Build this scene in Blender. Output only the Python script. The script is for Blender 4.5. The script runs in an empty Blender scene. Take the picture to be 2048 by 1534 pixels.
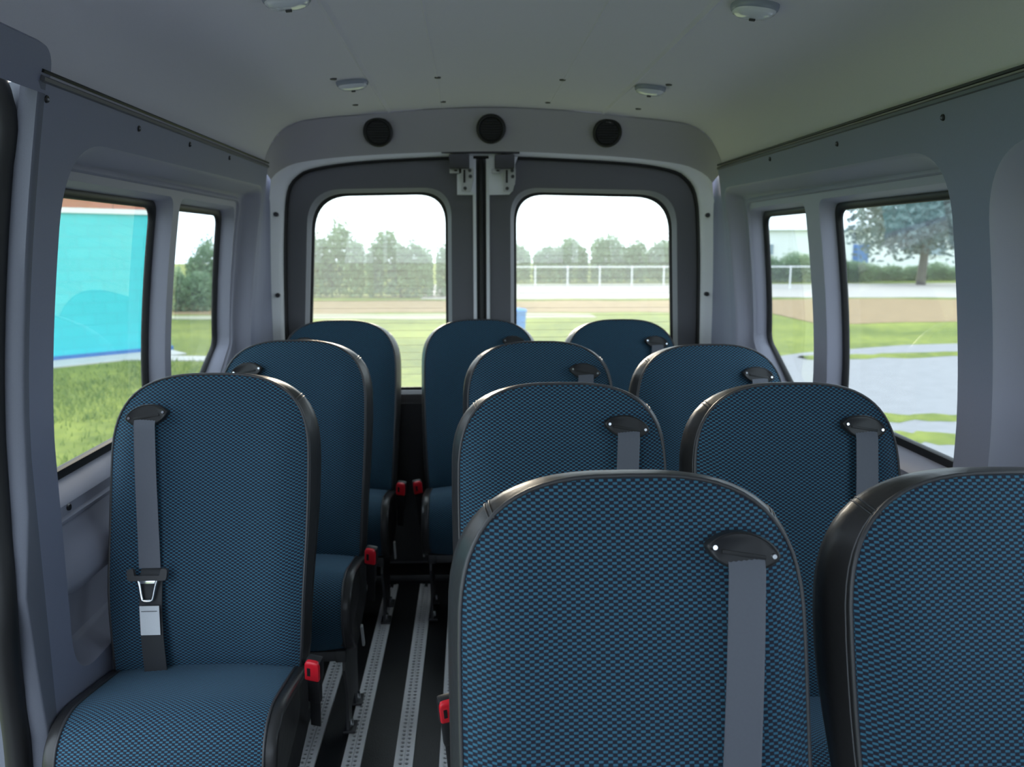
import bpy, bmesh, math, random
from mathutils import Vector, Matrix
random.seed(7)
scene = bpy.context.scene
COL = scene.collection
PI = math.pi

# ------------------------------------------------------------------ camera
cam_data = bpy.data.cameras.new('camera')
cam_data.sensor_width = 36.0
cam_data.lens = 1654.0 / 2048.0 * 36.0
cam_data.clip_start = 0.02
cam_data.clip_end = 600
cam_data.dof.use_dof = True
cam_data.dof.focus_distance = 1.45
cam_data.dof.aperture_fstop = 5.6
cam = bpy.data.objects.new('camera', cam_data)
COL.objects.link(cam)
PITCH = math.atan(277 / 1654.0)
YAW = math.atan(0.0501)
cam.location = (-0.10, 0.0, 1.40)
cam.rotation_euler = (PI / 2 - PITCH, 0, -YAW)
scene.camera = cam

# ------------------------------------------------------------------ world, sun, exposure
world = bpy.data.worlds.new('hazy_sky')
scene.world = world
world.use_nodes = True
wn = world.node_tree
bg = wn.nodes['Background']
bg.inputs['Color'].default_value = (0.74, 0.87, 1.0, 1)
bg.inputs['Strength'].default_value = 3.0
sun_data = bpy.data.lights.new('sun', 'SUN')
sun_data.energy = 3.0
sun_data.angle = math.radians(12)
sun_data.color = (1.0, 0.86, 0.70)
sun = bpy.data.objects.new('sun', sun_data)
COL.objects.link(sun)
sun.rotation_euler = Vector((-0.12, 1.0, 0.25)).to_track_quat('Z', 'Y').to_euler()
sun.location = (0, 20, 15)
scene.view_settings.view_transform = 'Standard'
scene.view_settings.look = 'None'
scene.view_settings.exposure = 0.0
scene.view_settings.gamma = 1.0
scene.view_settings.use_curve_mapping = False

# ------------------------------------------------------------------ materials
MATS = {}
def mat(name, color, rough=0.6, metal=0.0, noise=0.0, nscale=40.0, bump=0.0, bscale=300.0, spec=0.5):
    if name in MATS:
        return MATS[name]
    m = bpy.data.materials.new(name); m.use_nodes = True
    nt = m.node_tree; b = nt.nodes['Principled BSDF']
    b.inputs['Base Color'].default_value = (*color, 1)
    b.inputs['Roughness'].default_value = rough
    b.inputs['Metallic'].default_value = metal
    b.inputs['Specular IOR Level'].default_value = spec
    tc = nt.nodes.new('ShaderNodeTexCoord')
    if noise > 0:
        n = nt.nodes.new('ShaderNodeTexNoise'); n.inputs['Scale'].default_value = nscale
        n.inputs['Detail'].default_value = 4
        nt.links.new(tc.outputs['Object'], n.inputs['Vector'])
        mx = nt.nodes.new('ShaderNodeMix'); mx.data_type = 'RGBA'
        mx.inputs[6].default_value = (*[c * (1 - noise) for c in color], 1)
        mx.inputs[7].default_value = (*[min(1, c * (1 + noise)) for c in color], 1)
        nt.links.new(n.outputs['Fac'], mx.inputs[0]); nt.links.new(mx.outputs[2], b.inputs['Base Color'])
    if bump > 0:
        n2 = nt.nodes.new('ShaderNodeTexNoise'); n2.inputs['Scale'].default_value = bscale
        n2.inputs['Detail'].default_value = 3
        nt.links.new(tc.outputs['Object'], n2.inputs['Vector'])
        bp = nt.nodes.new('ShaderNodeBump'); bp.inputs['Strength'].default_value = bump; bp.inputs['Distance'].default_value = 0.002
        nt.links.new(n2.outputs['Fac'], bp.inputs['Height']); nt.links.new(bp.outputs['Normal'], b.inputs['Normal'])
    MATS[name] = m
    return m

def math_node(nt, op, a, b=None):
    n = nt.nodes.new('ShaderNodeMath'); n.operation = op
    for i, v in enumerate((a, b)):
        if v is None: continue
        if isinstance(v, (int, float)): n.inputs[i].default_value = v
        else: nt.links.new(v, n.inputs[i])
    return n.outputs[0]

def fabric_material():
    m = bpy.data.materials.new('woven_seat_fabric'); m.use_nodes = True
    nt = m.node_tree; b = nt.nodes['Principled BSDF']
    uv = nt.nodes.new('ShaderNodeUVMap'); sp = nt.nodes.new('ShaderNodeSeparateXYZ')
    nt.links.new(uv.outputs['UV'], sp.inputs[0])
    v = math_node(nt, 'DIVIDE', sp.outputs['Y'], 0.0037)
    row = math_node(nt, 'FLOOR', v)
    par = math_node(nt, 'MULTIPLY', math_node(nt, 'FLOORED_MODULO', row, 2.0), 0.5)
    u = math_node(nt, 'ADD', math_node(nt, 'DIVIDE', sp.outputs['X'], 0.0119), par)
    fu = math_node(nt, 'FRACT', u); fv = math_node(nt, 'FRACT', v)
    du = math_node(nt, 'ABSOLUTE', math_node(nt, 'SUBTRACT', fu, 0.5))
    dv = math_node(nt, 'ABSOLUTE', math_node(nt, 'SUBTRACT', fv, 0.5))
    mu = nt.nodes.new('ShaderNodeMapRange'); mu.inputs[1].default_value = 0.29; mu.inputs[2].default_value = 0.20
    nt.links.new(du, mu.inputs[0])
    mv = nt.nodes.new('ShaderNodeMapRange'); mv.inputs[1].default_value = 0.48; mv.inputs[2].default_value = 0.26
    nt.links.new(dv, mv.inputs[0])
    dash = math_node(nt, 'MULTIPLY', mu.outputs[0], mv.outputs[0])
    no = nt.nodes.new('ShaderNodeTexNoise'); no.inputs['Scale'].default_value = 900
    nt.links.new(uv.outputs['UV'], no.inputs['Vector'])
    jit = math_node(nt, 'MULTIPLY', dash, math_node(nt, 'ADD', math_node(nt, 'MULTIPLY', no.outputs['Fac'], 0.6), 0.7))
    mx = nt.nodes.new('ShaderNodeMix'); mx.data_type = 'RGBA'
    mx.inputs[6].default_value = (0.016, 0.017, 0.031, 1)
    mx.inputs[7].default_value = (0.047, 0.165, 0.255, 1)
    nt.links.new(jit, mx.inputs[0]); nt.links.new(mx.outputs[2], b.inputs['Base Color'])
    b.inputs['Roughness'].default_value = 0.8
    b.inputs['Specular IOR Level'].default_value = 0.25
    b.inputs['Sheen Weight'].default_value = 0.25
    b.inputs['Sheen Tint'].default_value = (0.5, 0.75, 1.0, 1)
    bp = nt.nodes.new('ShaderNodeBump'); bp.inputs['Strength'].default_value = 0.25; bp.inputs['Distance'].default_value = 0.001
    nt.links.new(dash, bp.inputs['Height']); nt.links.new(bp.outputs['Normal'], b.inputs['Normal'])
    return m

def glass_material(name, tint, veil, line=False):
    # pane = clear glass + translucent veil standing in for glare + fresnel mirror
    m = bpy.data.materials.new(name); m.use_nodes = True
    nt = m.node_tree
    for n in list(nt.nodes): nt.nodes.remove(n)
    out = nt.nodes.new('ShaderNodeOutputMaterial')
    tr = nt.nodes.new('ShaderNodeBsdfTransparent'); tr.inputs[0].default_value = (*tint, 1)
    tl = nt.nodes.new('ShaderNodeBsdfTranslucent'); tl.inputs[0].default_value = (0.95, 0.95, 0.92, 1)
    gl = nt.nodes.new('ShaderNodeBsdfGlossy'); gl.inputs['Roughness'].default_value = 0.0
    m1 = nt.nodes.new('ShaderNodeMixShader'); m1.inputs[0].default_value = veil
    nt.links.new(tr.outputs[0], m1.inputs[1]); nt.links.new(tl.outputs[0], m1.inputs[2])
    lw = nt.nodes.new('ShaderNodeLayerWeight'); lw.inputs['Blend'].default_value = 0.5
    fr = math_node(nt, 'ADD', math_node(nt, 'MULTIPLY', math_node(nt, 'POWER', lw.outputs['Facing'], 5.0), 0.90), 0.07)
    m2 = nt.nodes.new('ShaderNodeMixShader')
    nt.links.new(fr, m2.inputs[0]); nt.links.new(m1.outputs[0], m2.inputs[1]); nt.links.new(gl.outputs[0], m2.inputs[2])
    nt.links.new(m2.outputs[0], out.inputs[0])
    return m

FABRIC = fabric_material()
VINYL = mat('black_vinyl', (0.030, 0.029, 0.030), 0.36, bump=0.30, bscale=55)
PIPING = mat('piping_vinyl', (0.05, 0.05, 0.055), 0.35)
TRIM = mat('grey_wall_trim', (0.240, 0.253, 0.340), 0.62, noise=0.04, nscale=300, bump=0.15, bscale=700)
TRIM_IN = mat('grey_recess_trim', (0.35, 0.35, 0.425), 0.5, bump=0.12, bscale=700)
HEAD = mat('headliner_grey', (0.69, 0.67, 0.73), 0.9, noise=0.05, nscale=500, bump=0.2, bscale=900)
HEADER = mat('header_grey', (0.46, 0.44, 0.485), 0.75, bump=0.1, bscale=700)
PAINT = mat('white_body_paint', (0.80, 0.81, 0.84), 0.35, noise=0.02)
DOORP = mat('door_panel_grey', (0.135, 0.135, 0.147), 0.7, noise=0.05, nscale=400, bump=0.15, bscale=800)
RUBBER = mat('black_rubber', (0.012, 0.012, 0.013), 0.5, noise=0.1)
BLACK = mat('black_plastic', (0.018, 0.018, 0.02), 0.45, noise=0.1)
DARKBOX = mat('dark_grey_plastic', (0.05, 0.05, 0.055), 0.6, noise=0.05)
FLOORM = mat('black_rubber_floor', (0.017, 0.018, 0.02), 0.38, noise=0.35, nscale=6, bump=0.3, bscale=250)
ALU = mat('aluminium_track', (0.95, 0.95, 1.0), 0.35, metal=0.0, noise=0.06, nscale=60)
STEEL = mat('dark_steel', (0.06, 0.06, 0.065), 0.45, metal=0.4, noise=0.1)
CHROME = mat('chrome', (0.75, 0.77, 0.8), 0.15, metal=1.0, noise=0.02)
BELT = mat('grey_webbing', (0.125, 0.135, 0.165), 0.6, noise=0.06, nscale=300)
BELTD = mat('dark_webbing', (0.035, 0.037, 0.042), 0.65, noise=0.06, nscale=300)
RED = mat('red_button', (0.72, 0.015, 0.03), 0.35, noise=0.03)
TAG = mat('white_tag', (0.78, 0.80, 0.84), 0.7, noise=0.08, nscale=800)
LENS = mat('lamp_lens', (0.72, 0.74, 0.80), 0.12, noise=0.02)
LENSB = mat('lamp_body', (0.30, 0.33, 0.40), 0.25, noise=0.02)
GLASS_S = glass_material('side_glass', (0.92, 0.96, 0.95), 0.035)
GLASS_R = glass_material('rear_glass', (0.96, 0.97, 0.92), 0.15)
CYAN = None

# ------------------------------------------------------------------ helpers
def props(o, label=None, cat=None, group=None, kind=None):
    if label: o['label'] = label
    if cat: o['category'] = cat
    if group: o['group'] = group
    if kind: o['kind'] = kind
    return o

def empty(name, loc=(0, 0, 0), rz=0.0, parent=None):
    o = bpy.data.objects.new(name, None); COL.objects.link(o)
    o.location = loc; o.rotation_euler = (0, 0, rz); o.empty_display_size = 0.1
    if parent: o.parent = parent
    return o

def mesh_data(name, verts, faces, material, smooth=True, uvs=None, angle=40):
    me = bpy.data.meshes.new(name)
    me.from_pydata([tuple(v) for v in verts], [], faces)
    if uvs is not None:
        ul = me.uv_layers.new(name='UVMap')
        for lp in me.loops:
            ul.data[lp.index].uv = uvs[lp.vertex_index]
    me.materials.append(material)
    me.update()
    if smooth:
        me.shade_smooth()
        if angle < 180: me.set_sharp_from_angle(angle=math.radians(angle))
    return me

def link(name, me, parent=None, loc=None):
    o = bpy.data.objects.new(name, me); COL.objects.link(o)
    if parent: o.parent = parent
    if loc: o.location = loc
    return o

def obj(name, verts, faces, material, parent=None, smooth=True, uvs=None, angle=40):
    return link(name, mesh_data(name, verts, faces, material, smooth, uvs, angle), parent)

def bm_obj(name, bm, material, parent=None, smooth=True, angle=40):
    me = bpy.data.meshes.new(name)
    bm.to_mesh(me); bm.free()
    me.materials.append(material)
    if smooth:
        me.shade_smooth(); me.set_sharp_from_angle(angle=math.radians(angle))
    return link(name, me, parent)

class MB:
    """collects simple solids into one mesh"""
    def __init__(s): s.v = []; s.f = []
    def add(s, v, f):
        n = len(s.v); s.v += [Vector(p) for p in v]; s.f += [tuple(i + n for i in q) for q in f]; return s
    def box(s, c, d, M=None, bev=0.0):
        bm = bmesh.new(); bmesh.ops.create_cube(bm, size=1)
        for v in bm.verts: v.co = Vector((v.co.x * d[0], v.co.y * d[1], v.co.z * d[2]))
        if bev > 0:
            bmesh.ops.bevel(bm, geom=bm.edges[:], offset=bev, segments=2, affect='EDGES', profile=0.6)
        if M: bmesh.ops.transform(bm, matrix=M, verts=bm.verts)
        bm.verts.index_update()
        s.add([v.co + Vector(c) for v in bm.verts], [[v.index for v in f.verts] for f in bm.faces]); bm.free(); return s
    def cyl(s, p0, p1, r0, r1=None, n=14):
        r1 = r0 if r1 is None else r1
        p0 = Vector(p0); p1 = Vector(p1); d = (p1 - p0).normalized()
        a = d.orthogonal().normalized(); b = d.cross(a)
        v = []
        for p, r in ((p0, r0), (p1, r1)):
            for i in range(n):
                t = 2 * PI * i / n; v.append(p + a * (r * math.cos(t)) + b * (r * math.sin(t)))
        f = [(i, (i + 1) % n, n + (i + 1) % n, n + i) for i in range(n)]
        f += [tuple(range(n))[::-1], tuple(range(n, 2 * n))]
        return s.add(v, f)
    def tube(s, pts, r, n=8, closed=False):
        pts = [Vector(p) for p in pts]; m = len(pts); v = []; f = []
        prev = None
        for i, p in enumerate(pts):
            t = (pts[(i + 1) % m] - pts[i - 1]) if closed else (pts[min(i + 1, m - 1)] - pts[max(i - 1, 0)])
            t.normalize()
            if prev is None: a = t.orthogonal().normalized()
            else:
                a = prev - t * prev.dot(t); a.normalize()
            prev = a; b = t.cross(a)
            for k in range(n):
                q = 2 * PI * k / n; v.append(p + a * (r * math.cos(q)) + b * (r * math.sin(q)))
        for i in range(m if closed else m - 1):
            j = (i + 1) % m
            for k in range(n):
                f.append((i * n + k, i * n + (k + 1) % n, j * n + (k + 1) % n, j * n + k))
        if not closed:
            f.append(tuple(range(n))[::-1]); f.append(tuple((m - 1) * n + k for k in range(n)))
        return s.add(v, f)
    def prism(s, poly, depth, M):
        """poly in local XY, extruded along local +Z by depth, placed with matrix M"""
        n = len(poly)
        v = [M @ Vector((p[0], p[1], 0)) for p in poly] + [M @ Vector((p[0], p[1], depth)) for p in poly]
        f = [tuple(range(n))[::-1], tuple(range(n, 2 * n))] + [(i, (i + 1) % n, n + (i + 1) % n, n + i) for i in range(n)]
        return s.add(v, f)
    def build(s, name, material, parent=None, smooth=True, angle=40):
        return obj(name, s.v, s.f, material, parent, smooth, None, angle)
    def data(s, name, material, smooth=True, angle=40):
        return mesh_data(name, s.v, s.f, material, smooth, None, angle)

def round_poly(pts, seg=8):
    """pts: (a, b, radius) corners -> rounded loop, same count for the same corner list"""
    out = []; n = len(pts)
    for i in range(n):
        p = Vector(pts[i][:2]); r = pts[i][2]
        a = Vector(pts[i - 1][:2]) - p; b = Vector(pts[(i + 1) % n][:2]) - p
        la, lb = a.length, b.length; a.normalize(); b.normalize()
        ang = a.angle(b); d = min(r / max(math.tan(ang / 2), 1e-4), la * 0.49, lb * 0.49)
        s = p + a * d; e = p + b * d
        for k in range(seg + 1):
            t = k / seg
            out.append(((1 - t) ** 2) * s + 2 * (1 - t) * t * p * 1.0 + t * t * e)
    return [(v.x, v.y) for v in out]

def rect(a0, a1, b0, b1, r): return [(a0, b0, r), (a1, b0, r), (a1, b1, r), (a0, b1, r)]

def plate(outer, holes, mapf, name, material, parent=None, cuts=(), smooth=True, angle=40):
    """flat polygon with holes in (a,b), cut along b=const lines, then mapped to 3D"""
    bm = bmesh.new(); es = []
    for loop in [outer] + list(holes):
        vs = [bm.verts.new((p[0], p[1], 0)) for p in loop]
        es += [bm.edges.new((vs[i], vs[(i + 1) % len(vs)])) for i in range(len(vs))]
    bmesh.ops.triangle_fill(bm, use_beauty=True, use_dissolve=False, edges=es)
    for c in cuts:
        g = bm.verts[:] + bm.edges[:] + bm.faces[:]
        bmesh.ops.bisect_plane(bm, geom=g, plane_co=(0, c, 0), plane_no=(0, 1, 0), dist=1e-5)
    for v in bm.verts: v.co = mapf(v.co.x, v.co.y)
    bmesh.ops.recalc_face_normals(bm, faces=bm.faces[:])
    return bm_obj(name, bm, material, parent, smooth, angle)

def loft(rings, closed=True):
    n = len(rings[0]); v = [Vector(p) for r in rings for p in r]; f = []
    for k in range(len(rings) - 1):
        for i in range(n if closed else n - 1):
            j = (i + 1) % n
            f.append((k * n + i, k * n + j, (k + 1) * n + j, (k + 1) * n + i))
    return v, f

def resample(pts, n):
    pts = [Vector(p) for p in pts]
    L = [0]
    for i in range(1, len(pts)): L.append(L[-1] + (pts[i] - pts[i - 1]).length)
    out = []; k = 0
    for i in range(n):
        d = L[-1] * i / (n - 1)
        while k < len(L) - 2 and L[k + 1] < d: k += 1
        t = (d - L[k]) / max(L[k + 1] - L[k], 1e-9)
        out.append(pts[k].lerp(pts[k + 1], t))
    return out

def smooth_curve(pts, n):
    """Catmull-Rom through pts, then even resampling"""
    P = [Vector(p) for p in pts]; fine = []
    for i in range(len(P) - 1):
        p0 = P[i - 1] if i else P[0] * 2 - P[1]
        p1, p2 = P[i], P[i + 1]; p3 = P[i + 2] if i + 2 < len(P) else P[-1] * 2 - P[-2]
        for k in range(12):
            t = k / 12.0
            fine.append(0.5 * ((2 * p1) + (p2 - p0) * t + (2 * p0 - 5 * p1 + 4 * p2 - p3) * t * t + (3 * p1 - p0 - 3 * p2 + p3) * t ** 3))
    fine.append(P[-1])
    return resample(fine, n)

# ------------------------------------------------------------------ the shell of the van
def W(z):
    t = max(0.0, (z - 1.0) / 0.69)
    return 0.93 - 0.09 * t ** 1.5 - 0.04 * max(0.0, (0.35 - z) / 0.35) ** 2
def wmap(s, inset):
    return lambda y, z: Vector((s * (W(z) + inset), y, z))
ZCUTS = [0.1, 0.2, 0.3, 0.45, 0.6, 0.75, 0.9, 1.0, 1.08, 1.16, 1.24, 1.32, 1.40, 1.48, 1.56, 1.62]
SEAM = 1.682
YR = 3.18            # where walls and roof meet the rear frame

def floor_and_roof():
    fl = MB().box((0, 0.95, -0.02), (1.96, 4.86, 0.04)).build('floor', FLOORM, smooth=False)
    props(fl, 'black rubber floor of the van', 'floor', kind='structure')
    # headliner: half profile (x, z)
    half = [(0.0, 1.902), (0.26, 1.893), (0.42, 1.880), (0.51, 1.871), (0.63, 1.860), (0.72, 1.846), (0.778, 1.820), (0.812, 1.785), (0.838, 1.74), (0.853, 1.705), (0.858, SEAM + 0.004)]
    prof = [(-x, z) for x, z in half[::-1]] + half[1:]
    pr = smooth_curve([(x, z, 0) for x, z in prof], 61)
    ys = [-1.5, -0.8, 0, 0.6, 1.2, 1.8, 2.4, 2.9, YR + 0.02]
    rings = [[(p.x, y, p.y) for p in pr] for y in ys]
    v, f = loft(rings, closed=False)
    ceil = obj('ceiling', v, f, HEAD, angle=60)
    props(ceil, 'pale grey moulded headliner of the van', 'ceiling', kind='structure')
    def zc(x):
        for i in range(len(pr) - 1):
            if pr[i].x <= x <= pr[i + 1].x:
                t = (x - pr[i].x) / (pr[i + 1].x - pr[i].x); return pr[i].y + t * (pr[i + 1].y - pr[i].y)
        return SEAM
    # two long joint ribs either side of the lamps
    for x in (-0.395, 0.40):
        b = MB(); s = 1 if x > 0 else -1
        b.add([(x - 0.011, 1.2 if False else -0.5, zc(x) + 0.001), (x + 0.011, -0.5, zc(x) + 0.001), (x, -0.5, zc(x) - 0.004),
               (x - 0.011, YR - 0.005, zc(x) + 0.001), (x + 0.011, YR - 0.005, zc(x) + 0.001), (x, YR - 0.005, zc(x) - 0.004)],
              [(0, 2, 5, 3), (2, 1, 4, 5)])
        b.build('joint_rib', HEAD, ceil, smooth=False)
    for x in (-0.195, 0.19):
        b = MB()
        b.add([(x - 0.004, 1.0, zc(x)), (x + 0.004, 1.0, zc(x)), (x, 1.0, zc(x) - 0.0015), (x - 0.004, YR - 0.01, zc(x)), (x + 0.004, YR - 0.01, zc(x)), (x, YR - 0.01, zc(x) - 0.0015)],
              [(0, 2, 5, 3), (2, 1, 4, 5)])
        b.build('seam_line', HEAD, ceil, smooth=False)
    # trim buttons pressed into the headliner
    for (x, y) in [(-0.49, 2.52), (-0.488, 2.97), (-0.193, 2.607), (-0.190, 3.034), (0.186, 2.626), (0.179, 3.036), (0.497, 2.555), (0.495, 3.0)]:
        z = zc(x)
        MB().cyl((x, y, z - 0.003), (x, y, z + 0.004), 0.009, 0.012, 12).build('trim_button', DARKBOX, ceil)
    return ceil, zc
CEIL, zceil = floor_and_roof()

CUT_L = round_poly([(1.645, 0.50, 0.10), (3.15, 0.50, 0.06), (3.15, 1.612, 0.06), (1.655, 1.60, 0.17)], 12)
CUT_R = round_poly([(1.670, 0.50, 0.10), (3.15, 0.50, 0.06), (3.15, 1.612, 0.06), (1.670, 1.595, 0.15)], 12)
CUT_R2 = round_poly([(0.25, 0.50, 0.10), (1.555, 0.50, 0.10), (1.550, 1.585, 0.16), (0.25, 1.585, 0.16)], 12)
def dens(lp, step=0.05):
    out = []
    for i in range(len(lp)):
        a = Vector(lp[i]); b = Vector(lp[(i + 1) % len(lp)]); k = max(1, int((b - a).length / step))
        for q in range(k):
            c = a.lerp(b, q / k); out.append((c.x, c.y))
    return out
CUT_L, CUT_R, CUT_R2 = dens(CUT_L), dens(CUT_R), dens(CUT_R2)
def inset_loop(loop, d):
    """move a loop outward by d (loops run counter-clockwise)"""
    n = len(loop); out = []
    for i in range(n):
        a = Vector(loop[i - 1]); b = Vector(loop[(i + 1) % n]); t = (b - a).normalized()
        out.append((loop[i][0] + t.y * d, loop[i][1] - t.x * d))
    return out

def ledge(g): return 0.868 + g - 0.030 * max(0.0, 0.014 - g) / 0.014
def win_big(y0, y1, g):
    return round_poly([(y0 + g, ledge(g), 0.035), (y1 - g, ledge(g), 0.035), (y1 - g, 1.533 - g, 0.04), (y0 + g, 1.533 - g, 0.04)], 8)
def win_small(y0, y1, g):
    return round_poly([(y0 + g, ledge(g), 0.03), (y1 - 0.29, ledge(g), 0.05), (y1 + 0.01 - g, 1.045, 0.05), (y1 - 0.035 - g, 1.533 - g, 0.045), (y0 + g, 1.533 - g, 0.04)], 8)

WN = [0]
def side_wall(s, name, y0, cuts, bays, label):
    wl = plate([(y0, 0.0), (YR, 0.0), (YR, SEAM), (y0, SEAM)], cuts, wmap(s, 0.0), name, TRIM, cuts=ZCUTS, angle=30)
    props(wl, label, 'wall', kind='structure')
    for cut in cuts:
        rings = []
        for off, ins in ((0.0, 0.0), (-0.004, 0.003), (-0.008, 0.010), (-0.030, 0.050), (-0.036, 0.057), (-0.046, 0.061)):
            lp = inset_loop(cut, off if off else 0.0)
            rings.append([wmap(s, ins)(a, b) for a, b in lp])
        # fine points along long straight edges so the reveal follows the curved wall
        v, f = loft(rings); obj('recess_edge', v, f, TRIM_IN, wl, angle=50)
    for cut, wins in zip(cuts, bays):
        holes = [w(0.0) for w in wins]
        outer = inset_loop(cut, 0.02)
        plate(outer, holes, wmap(s, 0.06), 'recess_panel', TRIM_IN, wl, cuts=ZCUTS, angle=30)
        for w in wins:
            WN[0] += 1
            win = empty('window_%d' % WN[0], tuple(wmap(s, 0.1)(w(0.0)[0][0], 0.87)))
            props(win, ['large side window in the left wall facing the turquoise building', 'small side window with a cut lower corner at the rear of the left wall', 'large side window in the right wall facing the tree', 'small side window with a cut lower corner at the rear of the right wall', 'foremost side window in the right wall, beside the cut off seat'][WN[0] - 1], 'window', kind='structure')
            P = Matrix.Translation(-win.location)
            def ring(g, ins):
                lp = w(g); out = []
                for i in range(len(lp)):
                    a = Vector(lp[i]); b = Vector(lp[(i + 1) % len(lp)])
                    k = 10 if (b - a).length > 0.1 else 1
                    for q in range(k): out.append(a.lerp(b, q / k))
                return [P @ wmap(s, ins)(p.x, p.y) for p in out]
            n0 = len(ring(0.0, 0))
            def safe(gs):
                rs = [ring(g, i) for g, i in gs]
                m = min(len(r) for r in rs)
                return rs if all(len(r) == m for r in rs) else [resample(r + [r[0]], 121)[:-1] for r in rs]
            v, f = loft(safe([(0.0, 0.06), (0.002, 0.064), (0.010, 0.090), (0.014, 0.112)]))
            obj('reveal', v, f, TRIM_IN, win, angle=50)
            v, f = loft(safe([(0.010, 0.104), (0.014, 0.101), (0.028, 0.102), (0.032, 0.108), (0.032, 0.116)]))
            obj('gasket', v, f, RUBBER, win, angle=50)
            g = plate(w(0.012), [], lambda a, b: P @ wmap(s, 0.113)(a, b), 'pane', GLASS_S, win, cuts=ZCUTS)
    return wl

LW = side_wall(-1, 'wall_left', 1.56, [CUT_L],
               [[lambda g: win_big(1.70, 2.425, g), lambda g: win_small(2.475, 3.075, g)]], 'grey moulded left wall with a deep window recess')
RW = side_wall(1, 'wall_right', -0.35, [CUT_R, CUT_R2],
               [[lambda g: win_big(1.72, 2.455, g), lambda g: win_small(2.555, 3.10, g)], [lambda g: win_big(0.32, 1.40, g)]], 'grey moulded right wall with deep window recesses')

# raised outline frames round the two windows of each bay
for s, wl, lims in ((-1, LW, ((1.69, 3.083))), (1, RW, ((1.71, 3.092)))):
    lp = round_poly([(lims[0], 0.805, 0.03), (lims[1] - 0.30, 0.805, 0.05), (lims[1] + 0.015, 1.035, 0.06), (lims[1] - 0.02, 1.562, 0.05), (lims[0], 1.562, 0.05)], 6)
    dl = []
    for i in range(len(lp)):
        a = Vector(lp[i]); b = Vector(lp[(i + 1) % len(lp)]); k = 12 if (b - a).length > 0.1 else 1
        for q in range(k): dl.append(a.lerp(b, q / k))
    rings = [[wmap(s, ins)(p[0], p[1]) for p in inset_loop([(q.x, q.y) for q in dl], o)] for o, ins in ((0.008, 0.062), (0.004, 0.054), (-0.006, 0.052), (-0.012, 0.062))]
    v, f = loft(rings); obj('frame_bead', v, f, TRIM_IN, wl, angle=60)

# left pillar end (towards the open sliding door), seal and door header
def pillar_end():
    zs = [0] + ZCUTS + [SEAM]
    def yc(z):     # corner line of the pillar
        return 1.54 - 0.05 * math.exp(-((z - 0.70) / 0.16) ** 2) - 0.055 * max(0, (0.6 - z) / 0.6)
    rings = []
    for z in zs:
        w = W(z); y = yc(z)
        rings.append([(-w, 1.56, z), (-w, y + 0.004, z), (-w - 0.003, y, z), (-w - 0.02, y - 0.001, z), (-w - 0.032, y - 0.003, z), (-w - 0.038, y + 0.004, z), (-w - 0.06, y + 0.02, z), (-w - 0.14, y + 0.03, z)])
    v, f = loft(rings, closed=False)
    t = obj('trim_1', v, f, mat('shaded_pillar_trim', (0.15, 0.16, 0.20), 0.65, noise=0.05, nscale=300, bump=0.15, bscale=700), angle=50); props(t, 'grey end face of the left pillar beside the open sliding door', 'trim', kind='structure')  # trim grey darkened: the end face's weaker light is put into its colour
    pts = []
    for i in range(60):
        z = 0.02 + i / 59 * 1.66
        y = yc(z) - 0.010; w = W(z)
        dx = -0.030 * math.exp(-((z - 0.72) / 0.12) ** 2)
        pts.append((-w - 0.054 - dx * 0.6, y, z))
    # the seal turns into the door header at the top
    pts += [(-0.915, 1.47, 1.725), (-0.905, 1.41, 1.765), (-0.90, 1.32, 1.79), (-0.90, 1.15, 1.80), (-0.90, 0.6, 1.80), (-0.90, -0.2, 1.80)]
    sc = smooth_curve(pts[::3] + pts[-6:], 140)
    t2 = MB().tube(sc, 0.024, 12).build('trim_2', RUBBER); props(t2, 'black rubber weatherstrip around the sliding door opening', 'trim', kind='structure')
    # header board above the door, following the headliner
    def xr(z):
        tab = [(1.60, 0.852), (1.69, 0.857), (1.74, 0.84), (1.782, 0.815), (1.812, 0.778), (1.84, 0.72)]
        for (a, b), (c, d) in zip(tab, tab[1:]):
            if a <= z <= c: return b + (d - b) * (z - a) / (c - a)
        return 0.72
    lp = round_poly([(-0.35, 1.668, 0.01), (1.585, 1.668, 0.02), (1.565, 1.745, 0.06), (-0.35, 1.745, 0.01)], 10)
    t3 = plate(lp, [], lambda y, z: Vector((-(xr(z) - 0.012), y, z - 0.006)), 'trim_3', TRIM, cuts=(1.69, 1.71, 1.74, 1.76, 1.782, 1.80), angle=60)
    v, f = loft([[(-(xr(z) - k), y, z - dz) for y, z in lp] for k, dz in ((0.012, 0.006), (-0.01, -0.01))]); obj('board_edge', v, f, TRIM, t3, angle=60)
    props(t3, 'grey header board above the sliding door', 'trim', kind='structure')
pillar_end()

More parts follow.
